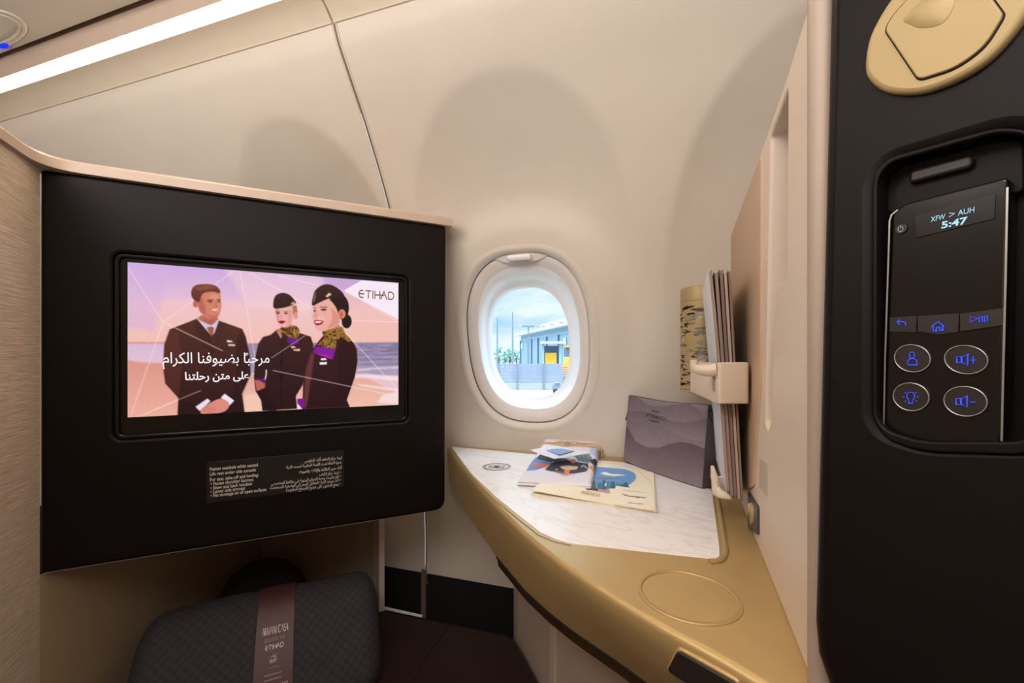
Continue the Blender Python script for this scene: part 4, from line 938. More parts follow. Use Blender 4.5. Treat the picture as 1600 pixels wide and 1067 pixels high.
# handset in its dock
hs = thing('handset', 'slim black control handset with blue lit buttons docked in console', 'remote control', fk.P(.05, fk.px(1480, 700)[1], -.006))
DH = -.004
hp = [fk.px(x, y, DH) for (x, y) in ((1393, 334), (1412, 318), (1575, 276), (1576, 300), (1568, 668), (1562, 708), (1500, 712), (1440, 700), (1388, 684), (1381, 668))]
hpl = rpoly(hp, [.002, .003, .002, .002, .003, .004, .01, .01, .004, .003])
MB().add(plate([hpl], fk, .010, .0012, front=DH)).build('handset_body', M_glass_dark, hs)
def hk(px, py): return fk.px(px, py, DH)
MB().add(([fk.P(x, y, DH + .0007) for x, y in strokes([[hk(1381.5, 684), hk(1384, 560), hk(1388, 440), hk(1391, 345), hk(1394, 336), hk(1404, 328)], [hk(1575, 293), hk(1572, 440), hk(1568, 600), hk(1566, 689)]], .0007)[0]], strokes([[0, 0]] and [[(0, 0)] * 6, [(0, 0)] * 4], 1)[1])).build('chrome_edge', M_silver, hs, smooth=False)
def hq(name, pts, m, d=DH + .0005, parent=hs): return MB().add(plate([pts], fk, .0006, .0001, front=d)).build(name, m, parent)
M_disp = mat('dark_display_glass', (17, 14, 13), .25, spec=.4)
dp = [hk(1432, 372), hk(1430, 338), hk(1556, 304), hk(1554, 342)]
disp = hq('display', dp, M_disp)
def slant(vf, pA, pB, pC):                  # baseline left, baseline right, top left (photo points on the handset face)
    a, b, c = [hk(*p) for p in (pA, pB, pC)]; v, f = vf; X0 = min(p[0] for p in v); X1 = max(p[0] for p in v); Y0 = min(p[1] for p in v); Y1 = max(p[1] for p in v)
    return [fk.P(a[0] + (p[0] - X0) / (X1 - X0) * (b[0] - a[0]) + (p[1] - Y0) / (Y1 - Y0) * (c[0] - a[0]), a[1] + (p[0] - X0) / (X1 - X0) * (b[1] - a[1]) + (p[1] - Y0) / (Y1 - Y0) * (c[1] - a[1]), DH + .0009) for p in v], f
MB().add(slant(text2d('XFW'), (1455.5, 347.5), (1478, 342.5), (1456, 339.5))).add(slant(text2d('AUH'), (1498, 337.5), (1523.5, 332), (1498.5, 329))).add(slant(strokes([[(0, 1), (1, .5), (0, 0)]], .14), (1484, 340), (1494, 337), (1484, 333))).add(slant(text2d('5:47', bold=.03), (1472, 358), (1513, 350), (1472.5, 347))).build('display_text', M_cyan, disp, smooth=False)
def pxs(lines, w): 
    L = [[hk(*p) for p in l] for l in lines]; v, f = strokes(L, w); return [fk.P(x, y, DH + .0013) for x, y in v], f
def pl_(cx, cy, s, pts): return [(cx + x * s, cy + y * s) for x, y in pts]
pb = hk(1409, 358); pw = MB().add(plate([ellipse(pb[0], pb[1], .0024, .0024, 28)], fk, .0008, .0002, front=DH + .0008)).build('power_button', M_darkrub, hs)
MB().add(pxs([pl_(1409, 358, 5, arc(0, 0, .8, .9, -60, 240, 14)), pl_(1409, 358, 5, [(0, -1.1), (0, -.1)])], .00025)).build('power_icon', M_silver, pw, smooth=False)
# soft key row
WI = .00042
bb = hq('back_button', [hk(1391, 518), hk(1391, 496), hk(1433, 494), hk(1432, 519)], M_darkrub, DH + .0006)
MB().add(pxs([[(1408, 499), (1404, 503), (1408, 507.5)], [(1404, 503), (1412, 502.5), (1417, 505), (1417.5, 509.5)]], WI)).build('back_icon', M_blue, bb, smooth=False)
hb = hq('home_button', [hk(1435, 518), hk(1435, 494), hk(1499, 490), hk(1498, 519), hk(1466, 523)], M_darkrub, DH + .0007)
MB().add(pxs([[(1457, 511), (1467.5, 503), (1477.5, 510)], [(1460, 510), (1460.5, 517.5), (1465, 517.5), (1465, 512), (1470, 511.5), (1470.5, 517), (1475, 516.5), (1475, 509)]], WI)).build('home_icon', M_blue, hb, smooth=False)
pbn = hq('play_button', [hk(1501, 518), hk(1501, 490), hk(1569, 482), hk(1568, 508)], M_darkrub, DH + .0006)
MB().add(pxs([[(1518, 494.5), (1530, 498), (1518, 503.5), (1518, 494.5)], [(1532, 495), (1536.5, 494.5), (1536.5, 503), (1532, 503.5), (1532, 495)], [(1540, 494.5), (1544.5, 494), (1544.5, 502.5), (1540, 503), (1540, 494.5)]], WI * .55)).build('play_icon', M_blue, pbn, smooth=False)
def ring_button(name, cx, cy, rx, ry, icon):
    P = [hk(cx + rx * math.cos(a), cy + ry * math.sin(a) + rx * math.cos(a) * .06) for a in np.linspace(0, 2 * math.pi, 48, endpoint=False)][::-1]
    ctr = hk(cx, cy); inn = [(ctr[0] + (x - ctr[0]) * .92, ctr[1] + (y - ctr[1]) * .92) for x, y in P]
    b_ = MB().add(plate([inn], fk, .0008, .0002, front=DH + .0008)).build(name, M_darkrub, hs)
    MB().add(plate([P, inn[::-1]], fk, .0012, .0003, front=DH + .0012)).build('button_ring', M_silver, b_)
    MB().add(pxs(icon, .00034)).build('button_icon', M_blue, b_, smooth=False)
ring_button('call_button', 1427, 560, 29, 22, [pl_(1427, 556, 1, arc(0, -1, 4, 5, 0, 360, 18)), [(1420, 570), (1420.5, 564), (1424, 560.5), (1431, 560.5), (1434.5, 564), (1435, 570), (1420, 570)]])
spk = lambda cx, cy: [[(cx - 13, cy - 4.5), (cx - 6, cy - 4.8), (cx - 6, cy + 5), (cx - 13, cy + 4.7), (cx - 13, cy - 4.5)], [(cx - 5, cy - 4), (cx + 4, cy - 9), (cx + 4, cy + 9), (cx - 5, cy + 4.4), (cx - 5, cy - 4)]]
ring_button('volume_up_button', 1511, 562, 35, 23, spk(1510, 562) + [[(1518, 562.5), (1527, 562.5)], [(1522.5, 557), (1522.5, 568)]])
bulb = [pl_(1425, 620, 1, arc(0, -1, 6.2, 6.5, 120, 420, 20)), [(1422, 626), (1422, 630), (1428, 630), (1428, 626)]] + [[(1425 + 10 * math.cos(a), 620 + 8.5 * math.sin(a)), (1425 + 12.5 * math.cos(a), 620 + 11 * math.sin(a))] for a in (0, .7, 2.4, 3.14, 3.9, 5.5)]
ring_button('light_button', 1425, 620, 29, 22.5, bulb)
ring_button('volume_down_button', 1510, 627, 35, 24, spk(1509, 627) + [[(1517, 628), (1526, 628)]])

# ------------------------------------------------------------------ things on the table
ZM = H + .0009
# menu booklet
mq = [hitz(x, y, ZM + .004) for (x, y) in ((900, 715), (1021, 737), (1026, 797), (829, 769))]
TLm, TRm, BRm, BLm = mq
def bil(q, u, v): return (q[0] * (1 - u) + q[1] * u) * (1 - v) + (q[3] * (1 - u) + q[2] * u) * v
menu = thing('menu_booklet', 'cream menu booklet with blue illustrated cover on the marble', 'menu', Vector((mq[0] + mq[2]) / 2) - ZZ * .004)
def slabq(q, z0, z1, lift=None, nu=12, nv=8):
    def s(u, v, z):
        p = bil(q, u, v); l = lift(u, v) if lift else 0; return Vector((p.x, p.y, EYE + ZM + z + l))
    tv, tf = gridf(nu, nv, lambda u, v: s(u, v, z1)); bv, bf = gridf(nu, nv, lambda u, v: s(u, v, z0)); n_ = len(tv)
    fs = [f_[::-1] for f_ in tf] + [[i + n_ for i in f_] for f_ in bf]
    bd = [i for i in range(nu)] + [nu * j + nu - 1 for j in range(1, nv)] + [nu * (nv - 1) + i for i in range(nu - 2, -1, -1)] + [nu * j for j in range(nv - 2, 0, -1)]
    for a, b in zip(bd, bd[1:] + bd[:1]): fs.append([a, b, b + n_, a + n_])
    return tv + bv, fs
MB().add(slabq(mq, .0002, .0016)).build('inner_leaf', M_paper, menu, angle=30)
lf = lambda u, v: .0045 * max(1 - u * 1.6, 0) * v
MB().add(slabq(mq, .0020, .0030, lf)).build('cover', M_paper, menu, angle=30)
zaf = lambda x, y: (790 + x / 6.154, 670 + y / 6.157)
cm = Canvas(230, 150, [proj(Vector((p.x, p.y, EYE + ZM + .0032 + l))) for p, l in zip(mq, (0, 0, 0, .0045))], (241, 232, 208)); cm.fn = zaf
cm.poly([(800, 380), (900, 365), (1060, 378), (1180, 392), (1262, 425), (1275, 470), (1240, 510), (1215, 530), (1220, 560), (1050, 560), (1050, 605), (900, 580), (820, 560)], (104, 156, 214), smooth=True)
cm.poly([(950, 420), (1000, 408), (1060, 428), (1130, 430), (1195, 442), (1080, 446), (1000, 436)], (244, 246, 250))
cm.poly([(850, 455), (980, 458), (1170, 466), (1000, 476), (990, 486), (970, 470)], (120, 126, 150))
for (x, h_, c) in ((870, 60, (78, 78, 84)), (905, 66, (96, 90, 90)), (960, 50, (50, 118, 140)), (1000, 70, (44, 104, 128)), (1040, 58, (64, 136, 156)), (1080, 60, (40, 96, 116)), (1120, 44, (60, 130, 150)), (1160, 36, (36, 96, 110)), (1195, 50, (30, 92, 104))):
    cm.poly([(x - 24, 575 if x < 1040 else 556), (x - 18, 556 - h_), (x + 8, 550 - h_), (x + 22, 575 if x < 1040 else 556)], c)
cm.poly([(840, 545), (940, 560), (940, 588), (840, 575)], (70, 62, 62)); cm.poly([(945, 565), (1050, 575), (1050, 604), (945, 585)], (206, 150, 140)); cm.ell(1012, 524, 9, 16, (214, 232, 240))
cm.line([(555, 565), (610, 650)], 3, (190, 176, 150), .8); cm.line([(1290, 400), (1410, 505)], 3, (190, 176, 150), .8)
cm.mesh('cover_print', lambda u, v: (lambda p: Vector((p.x, p.y, EYE + ZM + .0032 + lf(u, v))))(bil(mq, u, v)), print_mat('menu_print'), menu)
def onq(vf, a, b, c, z):                    # lettering lying on the table: baseline left, baseline right, top left
    A_, B_, C_ = [hitz(*p, z) for p in (a, b, c)]; v, f = vf; X0 = min(p[0] for p in v); X1 = max(p[0] for p in v); Y0 = min(p[1] for p in v); Y1 = max(p[1] for p in v)
    return [A_ + (B_ - A_) * ((p[0] - X0) / (X1 - X0)) + (C_ - A_) * ((p[1] - Y0) / (Y1 - Y0)) for p in v], f
MB().add(onq(text2d('MENU', space=1.3), (907.5, 771), (936, 774.5), (910, 766.2), ZM + .0062)).build('menu_title', mat('gold_foil', (176, 132, 62), .35, metal=.5), menu, smooth=False)
# small card on the menu
kq = [hitz(x, y, ZM + .0060) for (x, y) in ((962, 758.5), (1021, 767), (1024, 796.5), (959, 786.5))]
card = thing('greeting_card', 'small cream card with a line drawing lying on the menu corner', 'card', (kq[0] + kq[2]) / 2)
MB().add(slabq(kq, .0042, .0056)).build('card_sheet', M_paper, card, angle=30)
cq = Canvas(110, 70, [proj(Vector((p.x, p.y, EYE + ZM + .0058))) for p in kq], (242, 235, 216)); cq.fn = zaf
cq.line([(1130, 630), (1180, 648), (1260, 655), (1345, 664)], 7, (70, 62, 60)); cq.line([(1250, 655), (1280, 668), (1300, 655)], 5, (70, 62, 60)); cq.line([(1140, 640), (1170, 636)], 4, (70, 62, 60)); cq.line([(1120, 618), (1120, 618.5)], 4, (90, 80, 76))
for i, x in enumerate(range(1130, 1335, 19)): cq.line([(x, 588 + (x - 1130) * .13), (x + 11, 592 + (x - 1130) * .13)], 6, (150, 140, 130), .85)
for x in range(1182, 1320, 15): cq.line([(x, 710 + (x - 1182) * .1), (x + 10, 711 + (x - 1182) * .1)], 8, (70, 62, 60), .85)
for L in ([(1050, 690), (1150, 600)], [(1330, 680), (1420, 610)], [(1340, 700), (1430, 770)]): cq.line(L, 2, (200, 190, 168), .8)
cq.mesh('card_print', lambda u, v: (lambda p: Vector((p.x, p.y, EYE + ZM + .0058)))(bil(kq, u, v)), print_mat('card_ink'), card)
# cloth pouch tied with twine
pz = .020
pq = [hitz(x, y, ZM + k) for (x, y, k) in ((851, 688, .02), (938, 692, .02), (924, 757, .009), (808, 749.5, .009))]
pouch = thing('tied_cloth_bundle', 'folded printed cloth tied with twine and a card tag', 'cloth', (pq[0] + pq[2]) / 2 - ZZ * pz)
def over_menu(p):
    sg = []
    for a, b in zip(mq, mq[1:] + mq[:1]):
        e_ = (b - a).normalized(); sg.append(e_.x * (p.y - a.y) - e_.y * (p.x - a.x))
    return max(sg) < .012 or min(sg) > -.012
def pouch_pt(u, v, top):
    p = bil(pq, u, v); e_ = min(u, 1 - u, 1) ; ev_ = min(v, 1 - v)
    rnd = min(1, (e_ / .06)) ; rnd = math.sqrt(max(1 - (1 - rnd) ** 2, 0)); rv = min(1, ev_ / .07); rv = math.sqrt(max(1 - (1 - rv) ** 2, 0))
    hgt = (pz - .001) * (1 - .52 * v) * (.35 + .65 * rnd) * (.35 + .65 * rv) * (1 + .45 * math.exp(-((v - .02) / .16) ** 2) - .12 * math.exp(-((v - .14) / .05) ** 2)) + .0012 * math.sin(9 * u + 5 * v)
    return Vector((p.x, p.y, EYE + ZM + (hgt if top else (.0052 if over_menu(p) else .0004))))
tv, tf = gridf(40, 40, lambda u, v: pouch_pt(u, v, True)); bv, bf = gridf(40, 40, lambda u, v: pouch_pt(u, v, False)); n_ = len(tv)
fs = [[i + n_ for i in f_] for f_ in bf]; bd = list(range(40)) + [40 * j + 39 for j in range(1, 40)] + [40 * 39 + i for i in range(38, -1, -1)] + [40 * j for j in range(38, 0, -1)]
for a, b in zip(bd, bd[1:] + bd[:1]): fs.append([a, b, b + n_, a + n_])
M_linen = mat('white_linen', (226, 224, 232), .8)
mk('cloth_underside', tv + bv, fs, M_linen, pouch)
for k, (a0, a1) in enumerate(((.0015, .0045), (.0045, .0075))):   # visible folded layers at the front edge
    e0 = [bil(pq, u, 1.0 + .012 * (1 - k)) for u in np.linspace(.01, .99, 12)]
    MB().add(tube([Vector((p.x, p.y, EYE + ZM + (a0 + a1) / 2 + .0006 * math.sin(7 * i))) for i, p in enumerate(e0)], .0019, 8)).build('folded_hem', M_linen, pouch)
cp_ = Canvas(170, 130, [proj(p) for p in pq], (224, 220, 232)); cp_.fn = zaf
cp_.poly([(230, 330), (330, 250), (450, 290), (440, 350), (300, 395), (200, 400)], (110, 150, 206)); cp_.poly([(270, 320), (440, 340), (430, 375), (250, 350)], (226, 136, 110))
cp_.poly([(330, 250), (480, 280), (620, 300), (470, 320), (360, 300), (300, 290)], (46, 66, 60)); cp_.poly([(440, 330), (560, 300), (640, 320), (790, 330), (800, 380), (770, 410), (560, 440), (440, 420), (380, 400)], (62, 66, 88))
cp_.ell(648, 318, 30, 18, (232, 140, 96)); cp_.poly([(520, 370), (600, 360), (700, 362), (680, 390), (600, 400), (540, 392)], (228, 196, 168)); cp_.poly([(560, 395), (620, 400), (600, 445), (570, 445)], (214, 140, 110))
cp_.poly([(640, 260), (800, 240), (830, 280), (800, 330), (700, 310)], (120, 140, 136)); cp_.poly([(800, 300), (920, 260), (920, 330), (850, 360)], (46, 44, 62)); cp_.poly([(820, 350), (880, 400), (870, 440), (800, 370)], (220, 150, 100)); cp_.poly([(830, 330), (905, 340), (890, 420), (850, 380)], (92, 128, 150))
for (x, y) in ((410, 360), (490, 400), (730, 360), (640, 380)): cp_.ell(x, y, 10, 7, (230, 210, 200), .9)
for x in (680, 720, 760): cp_.line([(x, 255), (x + 25, 315)], 8, (70, 84, 90), .8)
cp_.line([(740, 345), (800, 385)], 8, (220, 216, 226)); cp_.poly([(430, 410), (700, 430), (760, 415), (560, 460)], (200, 150, 130), .5)
cp_.poly([(820, 180), (920, 200), (900, 270), (800, 240)], (170, 190, 226), .8)
cp_.mesh('cloth_print', lambda u, v: pouch_pt(u, v, True) + ZZ * .0003, print_mat('cloth_ink', .8), pouch)
tw = MB()
for k in range(3):
    pts = []
    for i in range(30):
        u = i / 29 * 1.04 - .02; p = pouch_pt(min(max(u, .01), .99), .13 + .02 * k + .012 * math.sin(5 * u + 2 * k), True); d_x = (pq[1] - pq[0]) * (u - min(max(u, .01), .99))
        pts.append(p + d_x + ZZ * (.0016 + .0008 * math.sin(11 * u + k * 2)))
    for q in range(1, 5): pts.append(pts[29] + (pq[1] - pq[0]).normalized() * .003 + ZZ * (-.004 * q)); 
    for q in range(1, 5): pts.insert(0, pts[0] - (pq[1] - pq[0]).normalized() * (.003 if q == 1 else 0) + ZZ * (-.004))
    tw.add(tube(pts, .0014, 6))
kn = pouch_pt(.45, .14, True) + ZZ * .004
for a in range(3): tw.add(tube([kn + Vector((.006 * math.cos(t + a), .004 * math.sin(t * 1.3 + a), .003 * math.sin(t + 2 * a))) for t in np.linspace(0, 5, 16)], .0014, 6))
for (sx, sy) in ((-.03, .004), (.028, -.006), (-.02, .010)): tw.add(tube([kn + Vector((sx * t, sy * t, .004 * math.sin(3 * t))) for t in np.linspace(0, 1, 8)], .0012, 6))
tw.build('twine', M_twine, pouch)
zg = ZM + .034
gq = [hitz(828, 703, zg), hitz(858, 697, zg), hitz(926, 707, zg - .003), hitz(866, 716.5, zg - .004)]
tg = MB().add((gq + [p - ZZ * .0006 for p in gq], [[3, 2, 1, 0], [4, 5, 6, 7], [0, 1, 5, 4], [1, 2, 6, 5], [2, 3, 7, 6], [3, 0, 4, 7]])).build('card_tag', M_linen, pouch, smooth=False)
ga = [hitz(x, y, zg - .0016) + ZZ * .0006 for (x, y) in ((850, 703), (866, 699.5), (898, 705), (874, 711))]
MB().add((ga, [[3, 2, 1, 0]])).build('tag_picture', mat('tag_blue_print', (120, 156, 210), .6, var=.35, vscale=160), tg, smooth=False)
# amenity bag
b0 = hitz(974, 721, H); b1 = hitz(1098, 765, H); bd_ = (b1 - b0); bL = bd_.length; bd_.normalize(); bn = Vector((bd_.y, -bd_.x, 0))
if bn.y > 0: bn = -bn                        # faces the camera
bag = thing('amenity_bag', 'grey purple wave patterned amenity bag leaning by the sidewall', 'bag', b0.lerp(b1, .5))
HB = .131; TB = .032
def bagp(u, h, side):                        # side 0 front, 1 back
    lean = .22; bulge = .012 * math.sin(math.pi * min(max(u, 0), 1)) * (1 - h) * math.sin(math.pi * min(h + .15, 1))
    th = TB * (1 - h) ** .8 * .9 + .006
    wx = bL * (u + (.02 * (.5 - u)) * h * 2)
    wx += (.006 if u > .5 else -.000) * h
    off = -.0 if side == 0 else -th
    return b0 + bd_ * wx + bn * (-lean * HB * h * .35 + off + (bulge if side == 0 else 0)) + ZZ * (.0022 + HB * h + (.003 * (1 - math.cos(math.pi * 2 * u)) * -.5 * h))
N1 = 26
fv, ff = gridf(N1, N1, lambda u, h: bagp(u, h, 0)); bv, bf = gridf(N1, N1, lambda u, h: bagp(u, h, 1)); n_ = len(fv)
fs = [f_ for f_ in ff] + [[i + n_ for i in f_[::-1]] for f_ in bf]
bd2 = list(range(N1)) + [N1 * j + N1 - 1 for j in range(1, N1)] + [N1 * (N1 - 1) + i for i in range(N1 - 2, -1, -1)] + [N1 * j for j in range(N1 - 2, 0, -1)]
for a, b in zip(bd2, bd2[1:] + bd2[:1]): fs.append([b, a, a + n_, b + n_])
M_bag = mat('dark_purple_grey_velvet', (84, 72, 80), .75, bump=.2, bscale=300)
mk('bag_body', fv + bv, fs, M_bag, bag)
cb = Canvas(200, 170, [proj(bagp(0, 1, 0)), proj(bagp(1, 1, 0)), proj(bagp(1, 0, 0)), proj(bagp(0, 0, 0))], (104, 92, 98)); cb.a[:] = (104, 92, 98)
zbf = lambda x, y: (960 + x / 4.446, 600 + y / 4.446); cb.fn = zbf
yy = np.linspace(0, 1, 170)[:, None, None]; cb.a = np.ones((170, 200, 3)) * (np.array([92, 80, 90]) * (1 - yy) + np.array([118, 106, 112]) * yy)
cb.poly([(150, 80), (240, 140), (310, 146), (400, 130), (520, 130), (600, 190), (660, 245), (700, 140), (400, 60), (150, 60)], (122, 110, 116), col2=(100, 88, 96))
cb.poly([(90, 190), (180, 180), (280, 195), (380, 240), (480, 262), (580, 250), (660, 235), (660, 245), (600, 195), (520, 134), (400, 132), (310, 148), (240, 142), (150, 84), (90, 100)], (96, 84, 94), col2=(112, 100, 106))
cb.poly([(90, 260), (250, 255), (330, 285), (420, 330), (500, 370), (580, 390), (660, 392), (660, 240), (580, 254), (480, 266), (380, 244), (280, 199), (180, 184), (90, 194)], (86, 74, 84), col2=(120, 108, 112))
cb.poly([(60, 300), (100, 300), (160, 390), (250, 432), (330, 432), (400, 405), (470, 392), (540, 405), (640, 450), (660, 394), (580, 392), (500, 372), (420, 332), (330, 288), (250, 258), (90, 262)], (102, 88, 100), col2=(126, 114, 118))
cb.poly([(60, 304), (100, 304), (160, 394), (250, 436), (330, 436), (400, 409), (470, 396), (540, 409), (640, 454), (640, 760), (40, 560)], (76, 62, 74), col2=(122, 108, 114))
for i in range(60): cb.line([(rng.uniform(60, 650), 90), (rng.uniform(60, 650), 700)], 2, (60, 48, 58), .10)
cb.a *= 1.12; cb.a += rng.normal(0, 3, cb.a.shape[:2])[..., None]
cb.mesh('bag_print', lambda u, v: bagp(.004 + .992 * u, 1 - .004 - .992 * v, 0) + bn * .0006, print_mat('velvet_print', .75), bag)
def onbag(vf, x0, h0, x1, h1):
    v, f = vf; X0 = min(p[0] for p in v); X1 = max(p[0] for p in v); Y0 = min(p[1] for p in v); Y1 = max(p[1] for p in v)
    return [bagp(x0 + (p[0] - X0) / (X1 - X0) * (x1 - x0), h0 + (p[1] - Y0) / (Y1 - Y0) * (h1 - h0), 0) + bn * .0013 for p in v], f
MB().add(onbag(etihad(), .30, .735, .53, .79)).add(onbag(strokes([[(i, 0), (i + .6, 0)] for i in range(7)], .5), .37, .83, .47, .85)).add(onbag(strokes([[(i, 0), (i + .6, 0)] for i in range(9)], .5), .35, .69, .49, .71)).build('embossed_logo', mat('dark_emboss', (48, 40, 46), .6), bag, smooth=False)
tp = bagp(.99, .93, 0); MB().add(tube([tp + bd_ * .004 + bn * (-.002 - .006 * t) + ZZ * (-.012 * t) for t in np.linspace(0, 1, 6)], .003, 8)).build('zip_pull', M_cover2, bag)
tl_ = bagp(0, .75, 0); lq_ = [tl_, tl_ - bd_ * .012 - ZZ * .018 - bn * .004, tl_ - bd_ * .004 - ZZ * .022 - bn * .004, tl_ - ZZ * .03 + bd_ * .002]
MB().add((lq_ + [p - bn * .002 for p in lq_], [[0, 1, 2, 3], [7, 6, 5, 4], [0, 4, 5, 1], [1, 5, 6, 2], [2, 6, 7, 3], [3, 7, 4, 0]])).build('side_tab', M_bag, bag, smooth=False)

# ------------------------------------------------------------------ blanket on the ottoman
Rb = hitz(601, 1067, ZO); LB = .375
blk = thing('folded_blanket', 'charcoal quilted blanket with maroon paper band on the ottoman', 'blanket', Rb - Me * (LB / 2) - Mn * .1)
M_quilt = mat('charcoal_quilt', (58, 56, 62), .85, bump=.3, bscale=500)
# woven checker in the quilt
n = M_quilt.node_tree; b = n.nodes['Principled BSDF']; t = n.nodes.new('ShaderNodeTexCoord'); p = n.nodes.new('ShaderNodeMapping'); p.inputs['Rotation'].default_value = (0, 0, -B_m)
ck = n.nodes.new('ShaderNodeTexChecker'); ck.inputs['Scale'].default_value = 130; ck.inputs[1].default_value = (*lin((50, 48, 53)), 1); ck.inputs[2].default_value = (*lin((41, 40, 46)), 1)
n.links.new(t.outputs['UV'], ck.inputs[0]); n.links.new(ck.outputs[0], b.inputs['Base Color'])
prof_b = [(0.0, .002), (.012, .012), (.012, .03), (-.005, .06), (-.035, .10), (-.07, .138), (-.10, .152), (-.13, .148), (-.165, .125), (-.20, .085), (-.222, .045), (-.225, .012), (-.21, .002)]
def quilt(u):
    return 0
def bring(u):
    # u along the length 0 (left) .. 1 (right)
    e_ = min(u, 1 - u); k = min(e_ / .10, 1); k = math.sqrt(max(1 - (1 - k) ** 2, 0)); kk = .55 + .45 * k
    sl_ = 1.0; r = []
    for i, (q, z) in enumerate(PB):
        qq = -.1 + (q + .1) * kk; zz = z * sl_ * (.62 + .38 * k)
        x = u * LB; a_l = i * ARC
        pf = 0
        for s_ in (-1, 1):
            w_ = ((x + s_ * a_l) / .125 + .3) % 1.0; w_ = min(w_, 1 - w_) * .125
            pf -= .003 * math.exp(-(w_ / .005) ** 2)
        pf += .002 * math.sin(x * 23 + i * .15)
        pf *= 1 - .9 * sstep(.40, .44, u) * (1 - sstep(.62, .66, u))
        if i in (0, len(PB) - 1): pf = 0
        c = Vector((qq + .1, zz - .07)); c.length if True else 0
        cl = c.length or 1
        qq += c.x / cl * pf; zz = max(zz + c.y / cl * pf, .001)
        r.append(Rb - Me * (LB * (1 - u)) + Mn * qq + ZZ * zz)
    return r
def resample(pts, n):
    P = [np.array(p) for p in pts]; d = [0]
    for a, b in zip(P, P[1:]): d.append(d[-1] + np.linalg.norm(b - a))
    out = []
    for s in np.linspace(0, d[-1], n):
        i = min(max(np.searchsorted(d, s) - 1, 0), len(P) - 2); t = (s - d[i]) / (d[i + 1] - d[i])
        p0, p1, p2, p3 = P[max(i - 1, 0)], P[i], P[i + 1], P[min(i + 2, len(P) - 1)]
        out.append(tuple(.5 * (2 * p1 + (p2 - p0) * t + (2 * p0 - 5 * p1 + 4 * p2 - p3) * t * t + (3 * p1 - p0 - 3 * p2 + p3) * t ** 3)))
    return out
PB = resample(prof_b, 60)
ARC = math.hypot(PB[31][0] - PB[30][0], PB[31][1] - PB[30][1])
US = np.linspace(0, 1, 240)
qo = MB().add(loft([bring(u) for u in US], True, True, True)).build('quilted_cloth', M_quilt, blk)
uvl = qo.data.uv_layers.new(name='weave')
vi = np.zeros(len(qo.data.loops), np.int32); qo.data.loops.foreach_get('vertex_index', vi)
uvl.data.foreach_set('uv', np.stack([US[vi // 60] * LB, (vi % 60) * ARC], 1).astype(np.float32).ravel())
def band_pt(u, i, off=.0034):
    r = [(q, z) for q, z in PB]; q, z = r[i]; c = Vector((q + .1, z - .07)); c.normalize(); sl_ = 1.0
    return Rb - Me * (LB * (1 - u)) + Mn * (q + c.x * off) + ZZ * max(z * sl_ + c.y * off, .001)
ub0, ub1 = .462, .612
M_band = mat('maroon_paper_band', (74, 42, 46), .5)
bnd = MB().add(loft([[band_pt(u, i) for i in range(60)] for u in (ub0, (ub0 + ub1) / 2, ub1)], False)).build('paper_band', M_band, blk)
# lettering follows the band: v = fraction along the front of the profile
def onband(vf, u0, s0, u1, s1):
    v, f = vf; X0 = min(p[0] for p in v); X1 = max(p[0] for p in v); Y0 = min(p[1] for p in v); Y1 = max(p[1] for p in v); out = []
    for p in v:
        u = ub0 + (ub1 - ub0) * (u0 + (p[0] - X0) / (X1 - X0) * (u1 - u0)); s = s0 + (p[1] - Y0) / (Y1 - Y0) * (s1 - s0)
        i = int(s); fr_ = s - i; out.append(band_pt(u, i, .0042).lerp(band_pt(u, i + 1, .0042), fr_))
    return out, f
M_ink2 = mat('pale_pink_print', (226, 208, 208), .6); M_ink3 = mat('dusty_print', (168, 140, 142), .6)
BT = 18.2
bl_ = MB().add(onband(didone(), .15, BT, .85, BT + 1.7)).add(onband(etihad(), .26, BT - 2.75, .74, BT - 1.7))
bl_.add(onband(text2d(arabic('لحاف')), .42, BT - 4.25, .56, BT - 3.55)).add(onband(text2d('DUVET', bold=.01), .40, BT - 5.1, .57, BT - 4.5))
bl_.build('band_lettering', M_ink2, bnd, smooth=False)
MB().add(onband(text2d('EXCLUSIVELY FOR'), .24, BT - 1.15, .76, BT - .5)).build('band_subtitle', M_ink3, bnd, smooth=False)
MB().add(onband(strokes([[(0, 0), (1, 0)]], .02), .35, BT - 5.95, .62, BT - 5.88)).add(onband(strokes([[(i, 0), (i + .7, 0)] for i in range(9)] + [[(i, 1), (i + .7, 1)] for i in range(9)], .25), .28, BT - 8.3, .7, BT - 7.1)).add(onband(strokes([[(i, 0), (i + .75, 0)] for i in range(14)] + [[(i, 1), (i + .75, 1)] for i in range(14)], .25), .12, BT - 10.4, .88, BT - 9.2)).build('band_small_print', M_ink3, bnd, smooth=False)
# dark cushion behind the blanket
dc = at(418, 930, .93); 
cush = []
cb0 = Vector((dc.x, dc.y, ZO + EYE))
def cushp(u, v):
    a = (u - .5) * 2; b_ = (v - .5) * 2; k = (max(1 - abs(a) ** 2.6, 0) * max(1 - abs(b_) ** 2.6, 0)) ** .5
    return cb0 + Me * (a * .095) + ZZ * (.002 + (v) * .112 * max(1 - abs(a * .98 + .12) ** 2.2, .02) ** .6) + Mn * (.026 * k - .05 * v)
def cushb(u, v):
    a = (u - .5) * 2; b_ = (v - .5) * 2; k = (max(1 - abs(a) ** 2.6, 0) * max(1 - abs(b_) ** 2.6, 0)) ** .5
    return cb0 + Me * (a * .095) + ZZ * (.002 + (v) * .112 * max(1 - abs(a * .98 + .12) ** 2.2, .02) ** .6) + Mn * (-.026 * k - .05 * v)
f1 = gridf(22, 16, cushp); f2 = gridf(22, 16, cushb)
co = MB().add(f1).add((f2[0], [q[::-1] for q in f2[1]])).build('dark_cushion', mat('dark_brown_cushion', (40, 30, 28), .85, bump=.3, bscale=400))
tag(co, 'dark brown cushion standing behind the folded charcoal blanket', 'cushion')

